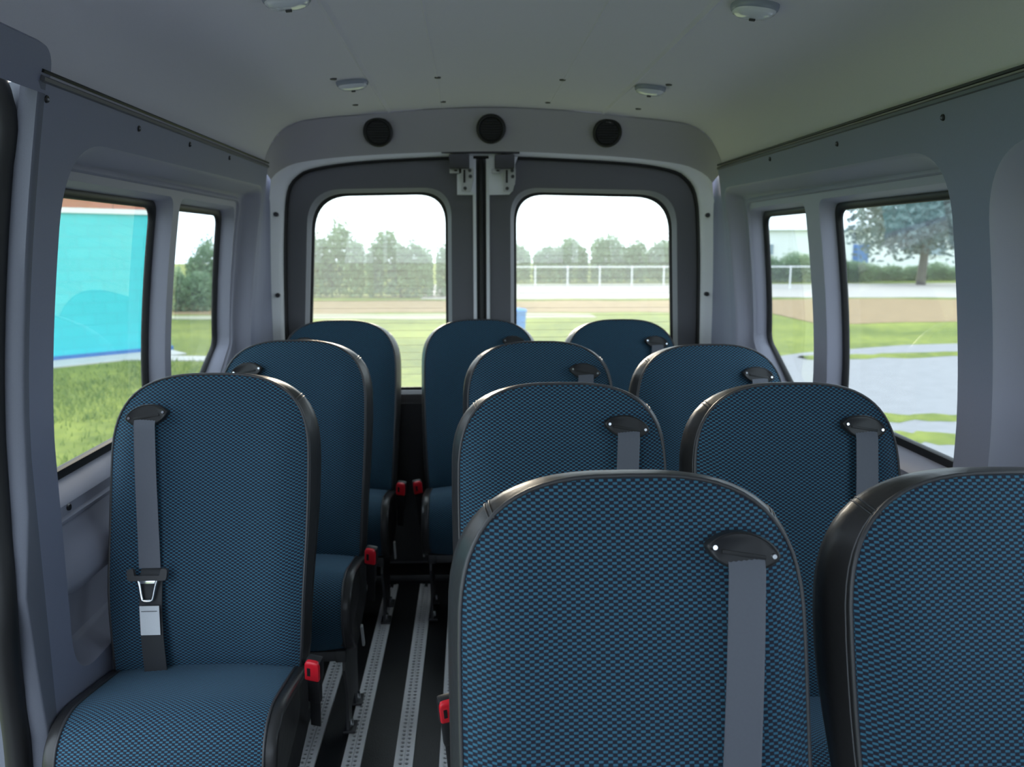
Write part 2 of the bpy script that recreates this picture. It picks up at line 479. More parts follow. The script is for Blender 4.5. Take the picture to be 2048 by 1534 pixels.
# seam strips between wall and headliner, with screws below them
for s, wl, y0, scr in ((-1, LW, 1.545, [(1.566, 1.655), (1.979, 1.660), (2.322, 1.665), (2.69, 1.667)]), (1, RW, -0.3, [(1.674, 1.652), (2.157, 1.657), (2.636, 1.667), (1.15, 1.65)])):
    x = s * (W(SEAM))
    b = MB()
    pts = [(x - s * 0.001, SEAM - 0.002), (x - s * 0.005, SEAM + 0.0), (x - s * 0.006, SEAM + 0.006), (x - s * 0.001, SEAM + 0.010), (x + s * 0.03, SEAM + 0.012), (x + s * 0.03, SEAM - 0.002)]
    n = len(pts)
    b.add([(p[0], y0, p[1]) for p in pts] + [(p[0], YR, p[1]) for p in pts], [tuple(range(n)), tuple(range(n, 2 * n))[::-1]] + [(i, (i + 1) % n, n + (i + 1) % n, n + i) for i in range(n)])
    b.build('seam_strip', mat('seam_strip_grey', (0.13, 0.13, 0.14), 0.35, noise=0.05), wl, angle=30)
    g = MB().tube([(x - s * 0.003, y0, SEAM + 0.017), (x - s * 0.003, YR, SEAM + 0.016)], 0.0035, 6); g.build('shadow_gap', RUBBER, wl)
    for (y, z) in scr:
        xx = s * W(z)
        m = MB().cyl((xx + s * 0.002, y, z), (xx - s * 0.003, y, z), 0.0075, 0.006, 12).build('screw', BLACK, wl)
        MB().cyl((xx - s * 0.002, y, z - 0.001), (xx - s * 0.0045, y, z - 0.001), 0.003, 0.002, 8).build('screw_tip', CHROME, m)
# screw low in the left recess and arm-rest bulge below the left sill
MB().cyl((-0.985, 1.80, 0.83), (-0.995, 1.80, 0.83), 0.007, 0.008, 12).build('screw', BLACK, LW)
def armrest(s, wl):
    rings = []
    prof = [(0.060, 0.80), (0.050, 0.775), (0.028, 0.745), (0.012, 0.715), (0.010, 0.69), (0.022, 0.665), (0.06, 0.655)]
    for y in [1.66, 1.68, 1.75, 2.0, 2.4, 2.8, 3.05, 3.11]:
        e = 0.0 if 1.7 < y < 3.0 else 0.018
        rings.append([(s * (W(z) + min(0.06, ins + e)), y, z - e * 0.3) for ins, z in prof])
    v, f = loft(rings, closed=False); obj('arm_ledge', v, f, TRIM_IN, wl, angle=60)
armrest(-1, LW); armrest(1, RW)

# ------------------------------------------------------------------ rear frame: header, corner pillars, painted flange
DOOR_TOP = [(-0.865, 0.99), (-0.862, 1.15), (-0.856, 1.35), (-0.845, 1.52), (-0.836, 1.59), (-0.822, 1.635), (-0.795, 1.668), (-0.738, 1.700), (-0.579, 1.727), (-0.338, 1.745), (-0.03, 1.755),
            (0.288, 1.746), (0.579, 1.729), (0.738, 1.701), (0.795, 1.664), (0.822, 1.628), (0.836, 1.583), (0.845, 1.52), (0.856, 1.35), (0.862, 1.15), (0.865, 0.99)]
def outline(dx, y, z0=0.02):
    """door opening grown outward by dx"""
    pts = [(-0.87, z0)] + [(-0.868, 0.5)] + DOOR_TOP + [(0.868, 0.5), (0.87, z0)]
    cv = smooth_curve([(p[0], p[1], 0) for p in pts], 181); out = []
    for i, p in enumerate(cv):
        a = cv[max(i - 1, 0)]; b = cv[min(i + 1, len(cv) - 1)]; t = (b - a).normalized()
        out.append((p.x - t.y * dx, y(p.y) if callable(y) else y, p.y + t.x * dx))
    return out
def rear_frame():
    N = 61
    half = [(0.0, 1.902), (0.26, 1.893), (0.51, 1.871), (0.63, 1.860), (0.72, 1.846), (0.778, 1.820), (0.812, 1.785), (0.838, 1.74), (0.853, 1.705), (0.858, SEAM - 0.006)]
    top = smooth_curve([(-x, z, 0) for x, z in half[::-1]] + [(x, z, 0) for x, z in half[1:]], N)
    bot0 = smooth_curve([(-0.885, 1.655, 0), (-0.868, 1.675, 0), (-0.84, 1.695, 0), (-0.767, 1.722, 0), (-0.571, 1.746, 0), (-0.275, 1.762, 0), (0, 1.768, 0), (0.25, 1.762, 0), (0.545, 1.746, 0), (0.75, 1.722, 0), (0.83, 1.695, 0), (0.866, 1.672, 0), (0.885, 1.65, 0)], N)
    bot = [Vector((-0.10 + (p.x + 0.10) * 3.265 / 3.4, 1.40 + (p.y - 1.40) * 3.265 / 3.4, 0)) for p in bot0]
    rings = []
    for t, yy in ((0, YR), (0.02, YR - 0.006), (0.08, YR - 0.002), (0.25, YR + 0.024), (0.5, YR + 0.046), (0.75, YR + 0.066), (0.93, YR + 0.080), (1.0, YR + 0.088)):
        rings.append([(a.x + (b.x - a.x) * t, yy, a.y + (b.y - a.y) * t) for a, b in zip(top, bot)])
    v, f = loft(rings, closed=False)
    hd = obj('trim_4', v, f, HEADER, angle=60); props(hd, 'curved grey header panel above the rear doors', 'trim', kind='structure')
    # painted flange between trims and doors
    fy = lambda a, b: (lambda z: b + (a - b) * min(1.0, max(0.0, (z - 1.60) / 0.08)))
    r = [outline(0.050, fy(YR + 0.085, YR + 0.198)), outline(0.048, fy(YR + 0.15, YR + 0.200)), outline(0.040, YR + 0.204), outline(0.012, YR + 0.222), outline(0.004, YR + 0.228), outline(-0.002, YR + 0.24), outline(-0.002, YR + 0.262)]
    v, f = loft(r, closed=False)
    fl = obj('trim_5', v, f, PAINT, angle=60); props(fl, 'white painted flange around the rear door opening', 'trim', kind='structure')
    r = [outline(0.010, YR + 0.250), outline(-0.006, YR + 0.246), outline(-0.012, YR + 0.252), outline(-0.012, YR + 0.27)]
    v, f = loft(r, closed=False)
    sl = obj('door_seal', v, f, RUBBER, fl, angle=60)
    # corner pillars
    k = 6
    for s in (-1, 1):
        zs = [0.0, 0.3, 0.6, 0.85, 1.0, 1.15, 1.3, 1.4, 1.5, 1.58, 1.63, 1.66, SEAM - 0.004]
        rings = []
        for z in zs:
            w = W(z)
            xe = 0.905 - 0.022 * max(0, (z - 1.0) / 0.68) ** 2
            if z > 1.6: xe -= 0.010 * (z - 1.6) / 0.08
            m = max(w, xe)
            rings.append([(s * (w + 0.004), YR - 0.03, z), (s * (w + 0.001), YR - 0.004, z), (s * w, YR, z), (s * (w + (m - w) * 0.3 + 0.004), YR + 0.05, z), (s * (m + 0.006), YR + 0.10, z),
                          (s * (m + 0.004), YR + 0.15, z), (s * (xe + 0.006), YR + 0.185, z), (s * xe, YR + 0.197, z), (s * (xe - 0.004), YR + 0.203, z), (s * (xe + 0.01), YR + 0.215, z)])
        v, f = loft(rings, closed=False)
        t = obj('trim_%d' % k, v, f, TRIM, angle=60); k += 1
        props(t, 'grey corner pillar trim to the %s of the rear doors' % ('left' if s < 0 else 'right'), 'trim', kind='structure')
        for z in (1.52, 1.20, 0.86):
            xx = s * (0.876 if z < 1.4 else 0.868)
            b = MB().cyl((xx, YR + 0.205, z), (xx, YR + 0.222, z), 0.009, 0.009, 12); b.build('clip', DARKBOX, fl)
    # solid wall ring outside the flange so that no light leaks round the doors
    b = MB()
    for s in (-1, 1): b.box((s * 1.0, YR + 0.30, 0.95), (0.25, 0.04, 1.95))
    b.box((0, YR + 0.30, 1.88), (2.2, 0.04, 0.24))
    wr = b.build('wall_rear', PAINT, smooth=False); props(wr, 'white sheet metal around the rear doors', 'wall', kind='structure')
rear_frame()

# ------------------------------------------------------------------ rear doors
YD = YR + 0.27
def rear_door(idx, s, x_in, win, label):
    d = empty('door_%d' % idx, (0, YD, 0)); props(d, label, 'door', kind='structure')
    cv = [(p[0], p[2]) for p in outline(0.006, 0, 0.0)]
    if s < 0: side = [p for p in cv if p[0] < x_in]
    else: side = [p for p in cv if p[0] > x_in]
    ztop = 1.758
    if s < 0: loop = side + [(x_in, ztop), (x_in, 0.0)]
    else: loop = [(x_in, 0.0), (x_in, ztop)] + side
    # counter-clockwise
    loop = loop[::-1]
    hole = round_poly(win(0.014), 10)
    mp = lambda dy: (lambda a, b: Vector((a, dy, b)))
    plate(loop, [hole], mp(0.0), 'inner_panel', DOORP, d, cuts=(0.4, 0.8, 1.2, 1.5))
    rings = [[(p[0], dy, p[1]) for p in round_poly(win(g), 10)] for g, dy in ((0.014, 0.0), (0.016, 0.003), (0.025, 0.012), (0.029, 0.018), (0.030, 0.03))]
    v, f = loft(rings); obj('window_surround', v, f, mat('door_surround', (0.27, 0.28, 0.31), 0.5, bump=0.1), d, angle=50)
    rings = [[(p[0], dy, p[1]) for p in round_poly(win(g), 10)] for g, dy in ((0.026, 0.024), (0.036, 0.024), (0.040, 0.028), (0.040, 0.036))]
    v, f = loft(rings); obj('gasket', v, f, RUBBER, d, angle=50)
    plate(round_poly(win(0.03), 10), [], mp(0.033), 'pane', GLASS_R, d)
    b = MB()
    # fine heating wires on the pane
    w = win(0.0); x0 = min(p[0] for p in w) + 0.055; x1 = max(p[0] for p in w) - 0.055
    for i in range(22):
        z = 0.86 + i * 0.031
        b.box(((x0 + x1) / 2, 0.0315, z), (x1 - x0, 0.0008, 0.0009))
    o = b.build('heating_wires', mat('wire_brown', (0.25, 0.2, 0.16), 0.6, noise=0.1), d, smooth=False); o['kind'] = 'stuff'
    # painted edge strip and lower panel
    e = MB().box((x_in + s * -0.004, 0.0, 0.885), (0.014, 0.03, 1.74), bev=0.004); e.build('edge_strip', PAINT, d)
    lp = round_poly([(x_in + s * 0.04, 0.05, 0.03), (s * 0.80 if s > 0 else -0.80, 0.05, 0.03), (s * 0.80 if s > 0 else -0.80, 0.745, 0.05), (x_in + s * 0.04, 0.745, 0.05)], 6)
    M = Matrix(((1, 0, 0, 0), (0, 0, -1, 0), (0, 1, 0, 0), (0, 0, 0, 1)))
    MB().prism(lp, 0.03, M).build('lower_panel', BLACK, d, angle=30)
    return d
def win1(g): return [(-0.815 + g, 0.765 + g, 0.05), (-0.165 - g, 0.765 + g, 0.05), (-0.160 - g, 1.645 - g, 0.115), (-0.765 + g, 1.634 - g, 0.15)]
def win2(g): return [(0.055 + g, 0.765 + g, 0.05), (0.800 - g, 0.765 + g, 0.05), (0.765 - g, 1.634 - g, 0.15), (0.052 + g, 1.645 - g, 0.115)]
D1 = rear_door(1, -1, -0.084, win1, 'dark grey left rear door with a large rounded window')
D2 = rear_door(2, 1, -0.022, win2, 'dark grey right rear door with a large rounded window')
t = MB().box((-0.053, YD + 0.02, 0.88), (0.075, 0.02, 1.78)).tube([(-0.053, YD + 0.004, 0.05), (-0.053, YD + 0.004, 1.75)], 0.012, 8).build('trim_8', RUBBER); props(t, 'black seal in the gap between the rear doors', 'trim', kind='structure')
# sill at the foot of the doors
t = MB().box((0, YR + 0.19, 0.012), (1.75, 0.14, 0.05), bev=0.01).build('trim_9', BLACK); props(t, 'black plastic sill at the end of the floor', 'trim', kind='structure')
def strike_slot():
    t = MB().box((-0.055, YR + 0.226, 1.764), (0.31, 0.035, 0.010)).build('trim_10', RUBBER, smooth=False); props(t, 'black slot in the header above the door latches', 'trim', kind='structure')
strike_slot()
MY = Matrix(((1, 0, 0, 0), (0, 0, 1, 0), (0, 1, 0, 0), (0, 0, 0, 1)))
def latch(d, s, ox):
    """latch bracket; ox = inner edge of the door"""
    M = Matrix.Translation((0, -0.024, 0)) @ MY
    if s < 0: poly = [(-0.150, 1.60), (-0.084, 1.60), (-0.084, 1.755), (-0.115, 1.755), (-0.118, 1.69), (-0.150, 1.68)]
    else: poly = [(-0.022, 1.60), (0.062, 1.602), (0.072, 1.615), (0.084, 1.645), (0.084, 1.72), (0.098, 1.757), (-0.022, 1.757)]
    br = MB().prism([(a, b) for a, b in poly], 0.024, M).build('latch_bracket', PAINT, d, angle=30)
    bx = -0.140 if s < 0 else 0.040
    MB().box((bx, -0.055, 1.727), (0.080 if s < 0 else 0.078, 0.06, 0.052), bev=0.004).build('latch_box', DARKBOX, br)
    px = -0.110 if s < 0 else 0.060
    pl = MB().prism(round_poly([(px - 0.022, 1.612, 0.006), (px + 0.014, 1.612, 0.006), (px + 0.026, 1.66, 0.006), (px + 0.026, 1.705, 0.006), (px - 0.022, 1.705, 0.006)], 3), 0.010, Matrix.Translation((0, -0.034, 0)) @ MY).build('latch_plate', mat('zinc', (0.42, 0.42, 0.42), 0.35, metal=0.5, noise=0.08), br, angle=30)
    for (dx, z) in ((-0.008, 1.625), (0.014, 1.672), (0.012, 1.695)):
        MB().cyl((px + dx, -0.034, z), (px + dx, -0.042, z), 0.0075, 0.0065, 10).build('bolt', STEEL, br)
    MB().box((px - 0.010, -0.037, 1.672), (0.008, 0.008, 0.05)).build('slot', RUBBER, br, smooth=False)
    tx = -0.160 if s < 0 else 0.008
    MB().box((tx, -0.040, 1.692), (0.038, 0.012, 0.020), bev=0.003).build('tab', mat('zinc', (0.42, 0.42, 0.42)), br)
    MB().box((tx + 0.006, -0.0475, 1.693), (0.012, 0.004, 0.006)).build('tab_slot', RUBBER, br, smooth=False)
latch(D1, -1, -0.084); latch(D2, 1, -0.022)

# ------------------------------------------------------------------ round speakers in the header
def speaker_grille(x, z, y, label):
    o = empty('speaker', (x, y, z)); o.rotation_euler = (math.radians(-55) + PI / 2 - PI / 2, 0, 0)
    props(o, label, 'speaker', 'speakers in the rear header')
    # local -Y is the front; tilt to the header slope
    o.rotation_euler = (math.radians(19), 0, 0)
    prof = [(0.0545, 0.004), (0.0555, -0.004), (0.053, -0.010), (0.047, -0.012), (0.042, -0.008), (0.040, -0.004)]
    rings = [[(r * math.cos(2 * PI * i / 40), dy, r * math.sin(2 * PI * i / 40)) for i in range(40)] for r, dy in prof]
    v, f = loft(rings); obj('rim', v, f, BLACK, o, angle=50)
    b = MB().cyl((0, 0.004, 0), (0, -0.003, 0), 0.041, 0.041, 32); b.build('backing', RUBBER, o)
    g = MB()
    for i in range(8): g.box((0, -0.005, -0.033 + i * 0.0094), (2 * math.sqrt(max(0.0001, 0.041 ** 2 - (-0.033 + i * 0.0094) ** 2)), 0.006, 0.0036))
    for i in range(5): g.box((-0.028 + i * 0.014, -0.004, 0), (0.0022, 0.004, 2 * math.sqrt(0.041 ** 2 - (-0.028 + i * 0.014) ** 2)))
    g.build('grille', BLACK, o, smooth=False)
    return o
speaker_grille(-0.438, 1.815, YR + 0.030, 'round black speaker in the rear header, leftmost of the three')
speaker_grille(-0.018, 1.829, YR + 0.030, 'round black speaker in the rear header, middle one above the door latches')
speaker_grille(0.420, 1.818, YR + 0.030, 'round black speaker in the rear header, rightmost of the three')

# ------------------------------------------------------------------ ceiling lamps
def dome_lamp(x, y, label, rz=0.0):
    o = empty('dome_lamp', (x, y, zceil(x) - 0.001), rz)
    o.rotation_euler = (0, math.radians(6 if x > 0 else -6), rz)
    props(o, label, 'lamp', 'four dome lamps on the headliner')
    a, c, n = 0.047, 0.040, 40
    def ring(sc, z, e=2.6):
        out = []
        for i in range(n):
            t = 2 * PI * i / n; ct, st = math.cos(t), math.sin(t)
            out.append((sc * a * math.copysign(abs(ct) ** (2 / e), ct), sc * c * math.copysign(abs(st) ** (2 / e), st), z))
        return out
    v, f = loft([ring(1.0, 0.002), ring(1.0, -0.004), ring(0.97, -0.009), ring(0.90, -0.012)]); obj('bezel', v, f, LENSB, o, angle=50)
    rr = [ring(0.91, -0.010), ring(0.88, -0.015), ring(0.70, -0.020), ring(0.4, -0.023), ring(0.1, -0.024)]
    v, f = loft(rr); f.append(tuple(range(4 * n, 5 * n))); obj('lens', v, f, LENS, o, angle=60)
    MB().box((0, 0.006, -0.025), (0.012, 0.006, 0.006), bev=0.001).build('switch', DARKBOX, o)
    return o
dome_lamp(-0.452, 1.725, 'dome lamp cut by the top edge of the frame on the left')
dome_lamp(0.475, 1.735, 'dome lamp cut by the top edge of the frame on the right')
dome_lamp(-0.445, 2.585, 'small white dome lamp left of centre near the rear header')
dome_lamp(0.455, 2.62, 'small white dome lamp right of centre near the rear header')

# ------------------------------------------------------------------ floor tracks with real punched holes
def floor_track(x, y0, y1, label):
    o = empty('floor_track', (x, y0, 0.0)); props(o, label, 'floor track', 'floor tracks')
    w = 0.0255; pitch = 0.0194; n = int((y1 - y0) / pitch); zt = 0.006; m = 8
    V = []; Fc = []
    def vert(p): V.append(p); return len(V) - 1
    for k in range(n):
        ya = k * pitch; yb = ya + pitch
        cells = [(-w, -0.016), (-0.016, -0.0015), (-0.0015, 0.0015), (0.0015, 0.016), (0.016, w)]
        for ci, (xa, xb) in enumerate(cells):
            zo = zt + (0.003 if ci == 2 else (0.002 if ci in (0, 4) else 0))
            if ci in (1, 3):
                cx, cy = (xa + xb) / 2, (ya + yb) / 2; r = 0.0058
                corner = [vert((xa, ya, zt)), vert((xb, ya, zt)), vert((xb, yb, zt)), vert((xa, yb, zt))]
                hole = [vert((cx + r * math.cos(PI * 1.25 + 2 * PI * i / m), cy + r * math.sin(PI * 1.25 + 2 * PI * i / m), zt)) for i in range(m)]
                low = [vert((V[h][0], V[h][1], 0.0008)) for h in hole]
                for q in range(4):
                    h0, h1, h2 = hole[2 * q], hole[2 * q + 1], hole[(2 * q + 2) % m]
                    Fc.append((corner[q], corner[(q + 1) % 4], h2, h1, h0))
                for i in range(m): Fc.append((hole[i], hole[(i + 1) % m], low[(i + 1) % m], low[i]))
            else:
                Fc.append((vert((xa, ya, zo)), vert((xb, ya, zo)), vert((xb, yb, zo)), vert((xa, yb, zo))))
    L = n * pitch
    for xx in (-w, w):
        Fc.append((vert((xx, 0, 0)), vert((xx, L, 0)), vert((xx, L, zt + 0.002)), vert((xx, 0, zt + 0.002))))
    for xx in (-0.016, 0.016):
        Fc.append((vert((xx, 0, zt)), vert((xx, L, zt)), vert((xx, L, zt + 0.002)), vert((xx, 0, zt + 0.002))))
    obj('perforated_rail', V, Fc, ALU, o, smooth=False)
    MB().box((0, L / 2, 0.0006), (2 * w - 0.004, L, 0.001)).build('dark_base', RUBBER, o, smooth=False)
    MB().box((0, L - 0.012, 0.007), (0.012, 0.035, 0.006), bev=0.001).build('end_stop', BLACK, o)
    return o
floor_track(-0.560, 0.60, 3.29, 'silver perforated floor track running beneath the left hand seats')
floor_track(-0.435, 0.60, 3.29, 'silver perforated floor track in the aisle nearer the left seats')
floor_track(-0.293, 0.60, 3.29, 'silver perforated floor track in the middle of the aisle')
floor_track(-0.170, 0.60, 3.29, 'silver perforated floor track along the feet of the middle seats')

# ------------------------------------------------------------------ passenger seats
H, H0, HWID, NEXP = 0.656, 0.45, 0.222, 2.9
ZB = 0.445                       # height of the backrest foot above the floor
def lean(h):
    return 0.155 * (max(h, 0.0) / H) ** 1.15 - 0.016 * math.exp(-((h - 0.17) / 0.12) ** 2)
def thick(h):
    a = 0.050 + 0.068 * math.exp(-((h - 0.42) / 0.19) ** 2)
    return a
def back_outline():
    pts = []
    for i in range(10):                               # left side, upwards
        h = H0 * i / 10.0
        pts.append((-(0.206 + (HWID - 0.206) * math.sin(min(1, h / H0) * PI / 2)), h))
    for i in range(33):
        a = PI - PI * i / 32.0
        c, s = math.cos(a), math.sin(a)
        x = HWID * math.copysign(abs(c) ** (2 / NEXP), c); h = H0 + (H - H0) * abs(s) ** (2 / NEXP)
        pts.append((x, h))
    for i in range(9, -1, -1):
        h = H0 * i / 10.0
        pts.append((0.206 + (HWID - 0.206) * math.sin(min(1, h / H0) * PI / 2), h))
    for i in range(1, 9):
        pts.append((0.206 - 0.412 * i / 9.0, -0.004))
    return pts
OUT = back_outline()
def outnorm(i, d, dep=0.0):
    n = len(OUT); a = Vector(OUT[i - 1]); b = Vector(OUT[(i + 1) % n]); t = (b - a).normalized()
    # outline runs clockwise seen from the front; the top panel slopes down towards the back
    up = max(0.0, t.x)
    d = d * (1 - 0.75 * up ** 2) - 0.009 * dep * up ** 2
    return (OUT[i][0] - t.y * d, OUT[i][1] + t.x * d)
def backP(x, h, dep): return (x, lean(h) + dep, ZB + h)

def seat_parts():
    P = {}
    n = len(OUT); c = (0.0, 0.31)
    # fabric face
    V = []; UV = []; Fc = []
    ss = [1.0, 0.985, 0.955, 0.90, 0.80, 0.65, 0.48, 0.30, 0.14]
    for s in ss:
        for (x, h) in OUT:
            xx = c[0] + (x - c[0]) * s; hh = c[1] + (h - c[1]) * s
            crown = -0.022 * (1 - s ** 5) - 0.006 * (1 - s) 
            # soft side bolsters
            bol = -0.010 * math.exp(-((abs(xx) - 0.165) / 0.045) ** 2) * (1 - s ** 12) * (1 if hh < 0.5 else max(0, 1 - (hh - 0.5) / 0.1))
            V.append(backP(xx, hh, crown + bol)); UV.append((xx + 0.3, hh + 0.1))
    for k in range(len(ss) - 1):
        for i in range(n):
            j = (i + 1) % n; Fc.append((k * n + i, k * n + j, (k + 1) * n + j, (k + 1) * n + i))
    V.append(backP(c[0], c[1], -0.028)); UV.append((0.3, c[1] + 0.1)); m = len(V) - 1; k = len(ss) - 1
    for i in range(n): Fc.append((k * n + i, k * n + (i + 1) % n, m))
    P['fabric_face'] = mesh_data('fabric_face', V, [f[::-1] for f in Fc], FABRIC, True, UV, 80)
    # vinyl gusset and back
    V = []; Fc = []; 
    prof = [(0.0, 0.0), (0.002, 0.06), (0.008, 0.25), (0.015, 0.45), (0.018, 0.65), (0.012, 0.86), (0.0, 0.97), (-0.02, 1.0)]
    for (o, d) in prof:
        for i in range(n):
            x, h = outnorm(i, o, d); hb = min(max(OUT[i][1], 0), H)
            V.append(backP(x, min(max(h, -0.01), 2), d * thick(hb)))
            V[-1] = (V[-1][0], lean(hb) + d * thick(hb), V[-1][2])
    for s in (0.75, 0.4, 0.1):
        for i in range(n):
            x, h = outnorm(i, -0.02); xx = x * s; hh = c[1] + (h - c[1]) * s; hb = min(max(hh, 0), H)
            V.append((xx, lean(hb) + thick(hb) + 0.004, ZB + hh))
    R = len(prof) + 3
    for k in range(R - 1):
        for i in range(n):
            j = (i + 1) % n; Fc.append((k * n + i, k * n + j, (k + 1) * n + j, (k + 1) * n + i))
    Fc.append(tuple((R - 1) * n + i for i in range(n)))
    P['backrest'] = mesh_data('backrest', V, Fc, VINYL, True, None, 80)
    # piping along the front edge
    idx = list(range(0, 53))
    P['piping'] = MB().tube([backP(OUT[i][0] * 1.006, OUT[i][1] * 1.003, 0.001) for i in idx], 0.0032, 8).data('piping', PIPING, True, 180)
    pts = []
    for i in idx:
        x, h = outnorm(i, 0.0035, 0.1); hb = min(max(OUT[i][1], 0), H); pts.append((x, lean(hb) + 0.11 * thick(hb), ZB + h))
    P['stitch_line'] = MB().tube(pts, 0.0011, 6).data('stitch_line', mat('grey_thread', (0.14, 0.14, 0.15), 0.6, noise=0.3, nscale=900), True, 180)
    # stitched cross seams on the shoulders
    for i0 in (17, 35):
        for di in (-0.22, 0.22):
            sm = MB()
            pts = []
            for (o, d) in prof[:7]:
                a = Vector(outnorm(i0, o + 0.0006, d)); b = Vector(outnorm(i0 + 1, o + 0.0006, d)); q = a.lerp(b, 0.5 + di); hb = OUT[i0][1]
                pts.append((q.x, lean(hb) + d * thick(hb), ZB + q.y))
            sm.tube(pts, 0.0014, 6)
            P['cross_seam', i0, di] = sm.data('cross_seam', PIPING, True, 180)
    # cushion
    top = [(0.035, 0.440), (-0.02, 0.452), (-0.08, 0.463), (-0.14, 0.474), (-0.19, 0.482), (-0.225, 0.484), (-0.258, 0.477), (-0.284, 0.462), (-0.302, 0.440), (-0.312, 0.412), (-0.315, 0.385), (-0.310, 0.350), (-0.296, 0.315), (-0.275, 0.285)]
    bot = [(-0.235, 0.262), (-0.17, 0.260), (-0.10, 0.282), (0.0, 0.31), (0.035, 0.345), (0.042, 0.39)]
    prof2 = smooth_curve([(a, b, 0) for a, b in top], 40)
    V = []; UV = []; Fc = []; xs = [-0.195 + 0.39 * i / 20 for i in range(21)]
    arc = [0]
    for i in range(1, len(prof2)): arc.append(arc[-1] + (prof2[i] - prof2[i - 1]).length)
    for x in xs:
        e = abs(x) / 0.195
        for q, p in enumerate(prof2):
            t = prof2[min(q + 1, 39)] - prof2[max(q - 1, 0)]; t.normalize()
            puff = 0.012 * (1 - e ** 3)
            nx = Vector((t.y, -t.x)) if False else Vector((-t.y, t.x))
            V.append((x, p.x - nx.x * puff, p.y - nx.y * puff)); UV.append((x + 0.3, arc[q]))
    for a in range(20):
        for q in range(39): Fc.append((a * 40 + q, a * 40 + q + 1, (a + 1) * 40 + q + 1, (a + 1) * 40 + q))
    P['cushion_face'] = mesh_data('cushion_face', V, Fc, FABRIC, True, UV, 80)
    loop = smooth_curve([(a, b, 0) for a, b in top + bot] + [(top[0][0], top[0][1], 0)], 65)[:-1]
    V = []; Fc = []; n2 = len(loop); cy, cz = -0.14, 0.38
    ringsx = [(-0.206, 0.93, 0), (-0.219, 0.97, 0), (-0.222, 0.985, 0), (-0.214, 0.998, 0), (-0.195, 1.0, 0), (0.195, 1.0, 0), (0.214, 0.998, 0), (0.222, 0.985, 0), (0.219, 0.97, 0), (0.206, 0.93, 0)]
    ringsx = [(-0.208, 0.55), (-0.217, 0.86), (-0.2225, 0.95), (-0.219, 0.985), (-0.208, 1.0), (-0.194, 1.0), (0.194, 1.0), (0.208, 1.0), (0.219, 0.985), (0.2225, 0.95), (0.217, 0.86), (0.208, 0.55)]
    for x, sc in ringsx:
        for p in loop: V.append((x, cy + (p.x - cy) * (1 - (1 - sc) * 0.8), cz + (p.y - cz) * sc))
    for k in range(len(ringsx) - 1):
        for i in range(n2):
            j = (i + 1) % n2; Fc.append((k * n2 + i, k * n2 + j, (k + 1) * n2 + j, (k + 1) * n2 + i))
    Fc.append(tuple(range(n2))); Fc.append(tuple((len(ringsx) - 1) * n2 + i for i in range(n2))[::-1])
    P['cushion_base'] = mesh_data('cushion_base', V, [f[::-1] for f in Fc], VINYL, True, None, 60)
    P['cushion_piping'] = MB().tube([(0, p.x - 0.0005, p.y + 0.001) for p in prof2[3:]], 0.003, 8).data('cushion_piping', PIPING, True, 180)
    # steel frame below
    fr = MB()
    for sx in (-0.185, 0.185): fr.box((sx, -0.15, 0.265), (0.03, 0.28, 0.035), bev=0.004)
    for yy in (-0.27, -0.03): fr.box((0, yy, 0.265), (0.40, 0.035, 0.03), bev=0.004)
    P['seat_frame'] = fr.data('seat_frame', STEEL)
    Ms = Matrix(((0, 0, 1, 0), (1, 0, 0, 0), (0, 1, 0, 0), (0, 0, 0, 1)))
    poly = [(-0.25, 0.008), (-0.20, 0.008), (-0.185, 0.06), (-0.12, 0.06), (-0.105, 0.008), (-0.05, 0.008), (-0.05, 0.14), (-0.02, 0.24), (-0.02, 0.31), (-0.27, 0.30), (-0.285, 0.22), (-0.24, 0.12)]
    lg = MB().prism(poly, 0.008, Ms); lg.box((0.008, -0.225, 0.012), (0.035, 0.06, 0.008), bev=0.002); lg.box((0.008, -0.078, 0.012), (0.035, 0.06, 0.008), bev=0.002)
    P['leg'] = lg.data('leg', STEEL, True, 30)
    P['foot_bolt'] = MB().cyl((0.010, 0, 0.010), (0.010, 0, 0.030), 0.009, 0.007, 10).data('foot_bolt', CHROME)
    # recliner lever (local at the side of the frame)
    P['lever'] = MB().box((0, 0, 0), (0.008, 0.014, 0.085), Matrix.Rotation(math.radians(24), 4, 'X'), bev=0.003).data('lever', mat('lever_zinc', (0.75, 0.76, 0.78), 0.3, metal=0.3, noise=0.05))
    # belt guide: leaf shaped bezel in the XZ plane, front = -Y
    leaf = []
    for i in range(36):
        t = 2 * PI * i / 36; x = 0.049 * math.cos(t); z = 0.025 * math.copysign(abs(math.sin(t)) ** 1.35, math.sin(t)); leaf.append((x, z))
    rings = [[(x * k, y, z * k) for x, z in leaf] for k, y in ((1.0, 0.012), (1.0, -0.001), (0.97, -0.004), (0.93, -0.0045), (0.89, -0.0030))]
    v, f = loft(rings); f.append(tuple(range(4 * 36, 5 * 36)))
    P['belt_guide'] = mesh_data('belt_guide', v, f, BLACK, True, None, 50)
    P['guide_slot'] = MB().box((0.0, -0.0030, -0.0035), (0.058, 0.003, 0.0055), bev=0.001).data('guide_slot', RUBBER)
    P['guide_screw'] = MB().cyl((0, -0.002, 0), (0, -0.0062, 0), 0.0042, 0.003, 10).data('guide_screw', CHROME)
    # buckle
    P['buckle_housing'] = MB().box((0, 0, 0), (0.036, 0.026, 0.062), bev=0.007).box((0, 0, -0.06), (0.030, 0.018, 0.07), bev=0.006).box((0, 0, -0.12), (0.024, 0.006, 0.10), bev=0.002).data('buckle_housing', BLACK)
    b = MB(); M2 = Matrix.Translation((0, -0.012, 0)) @ MY
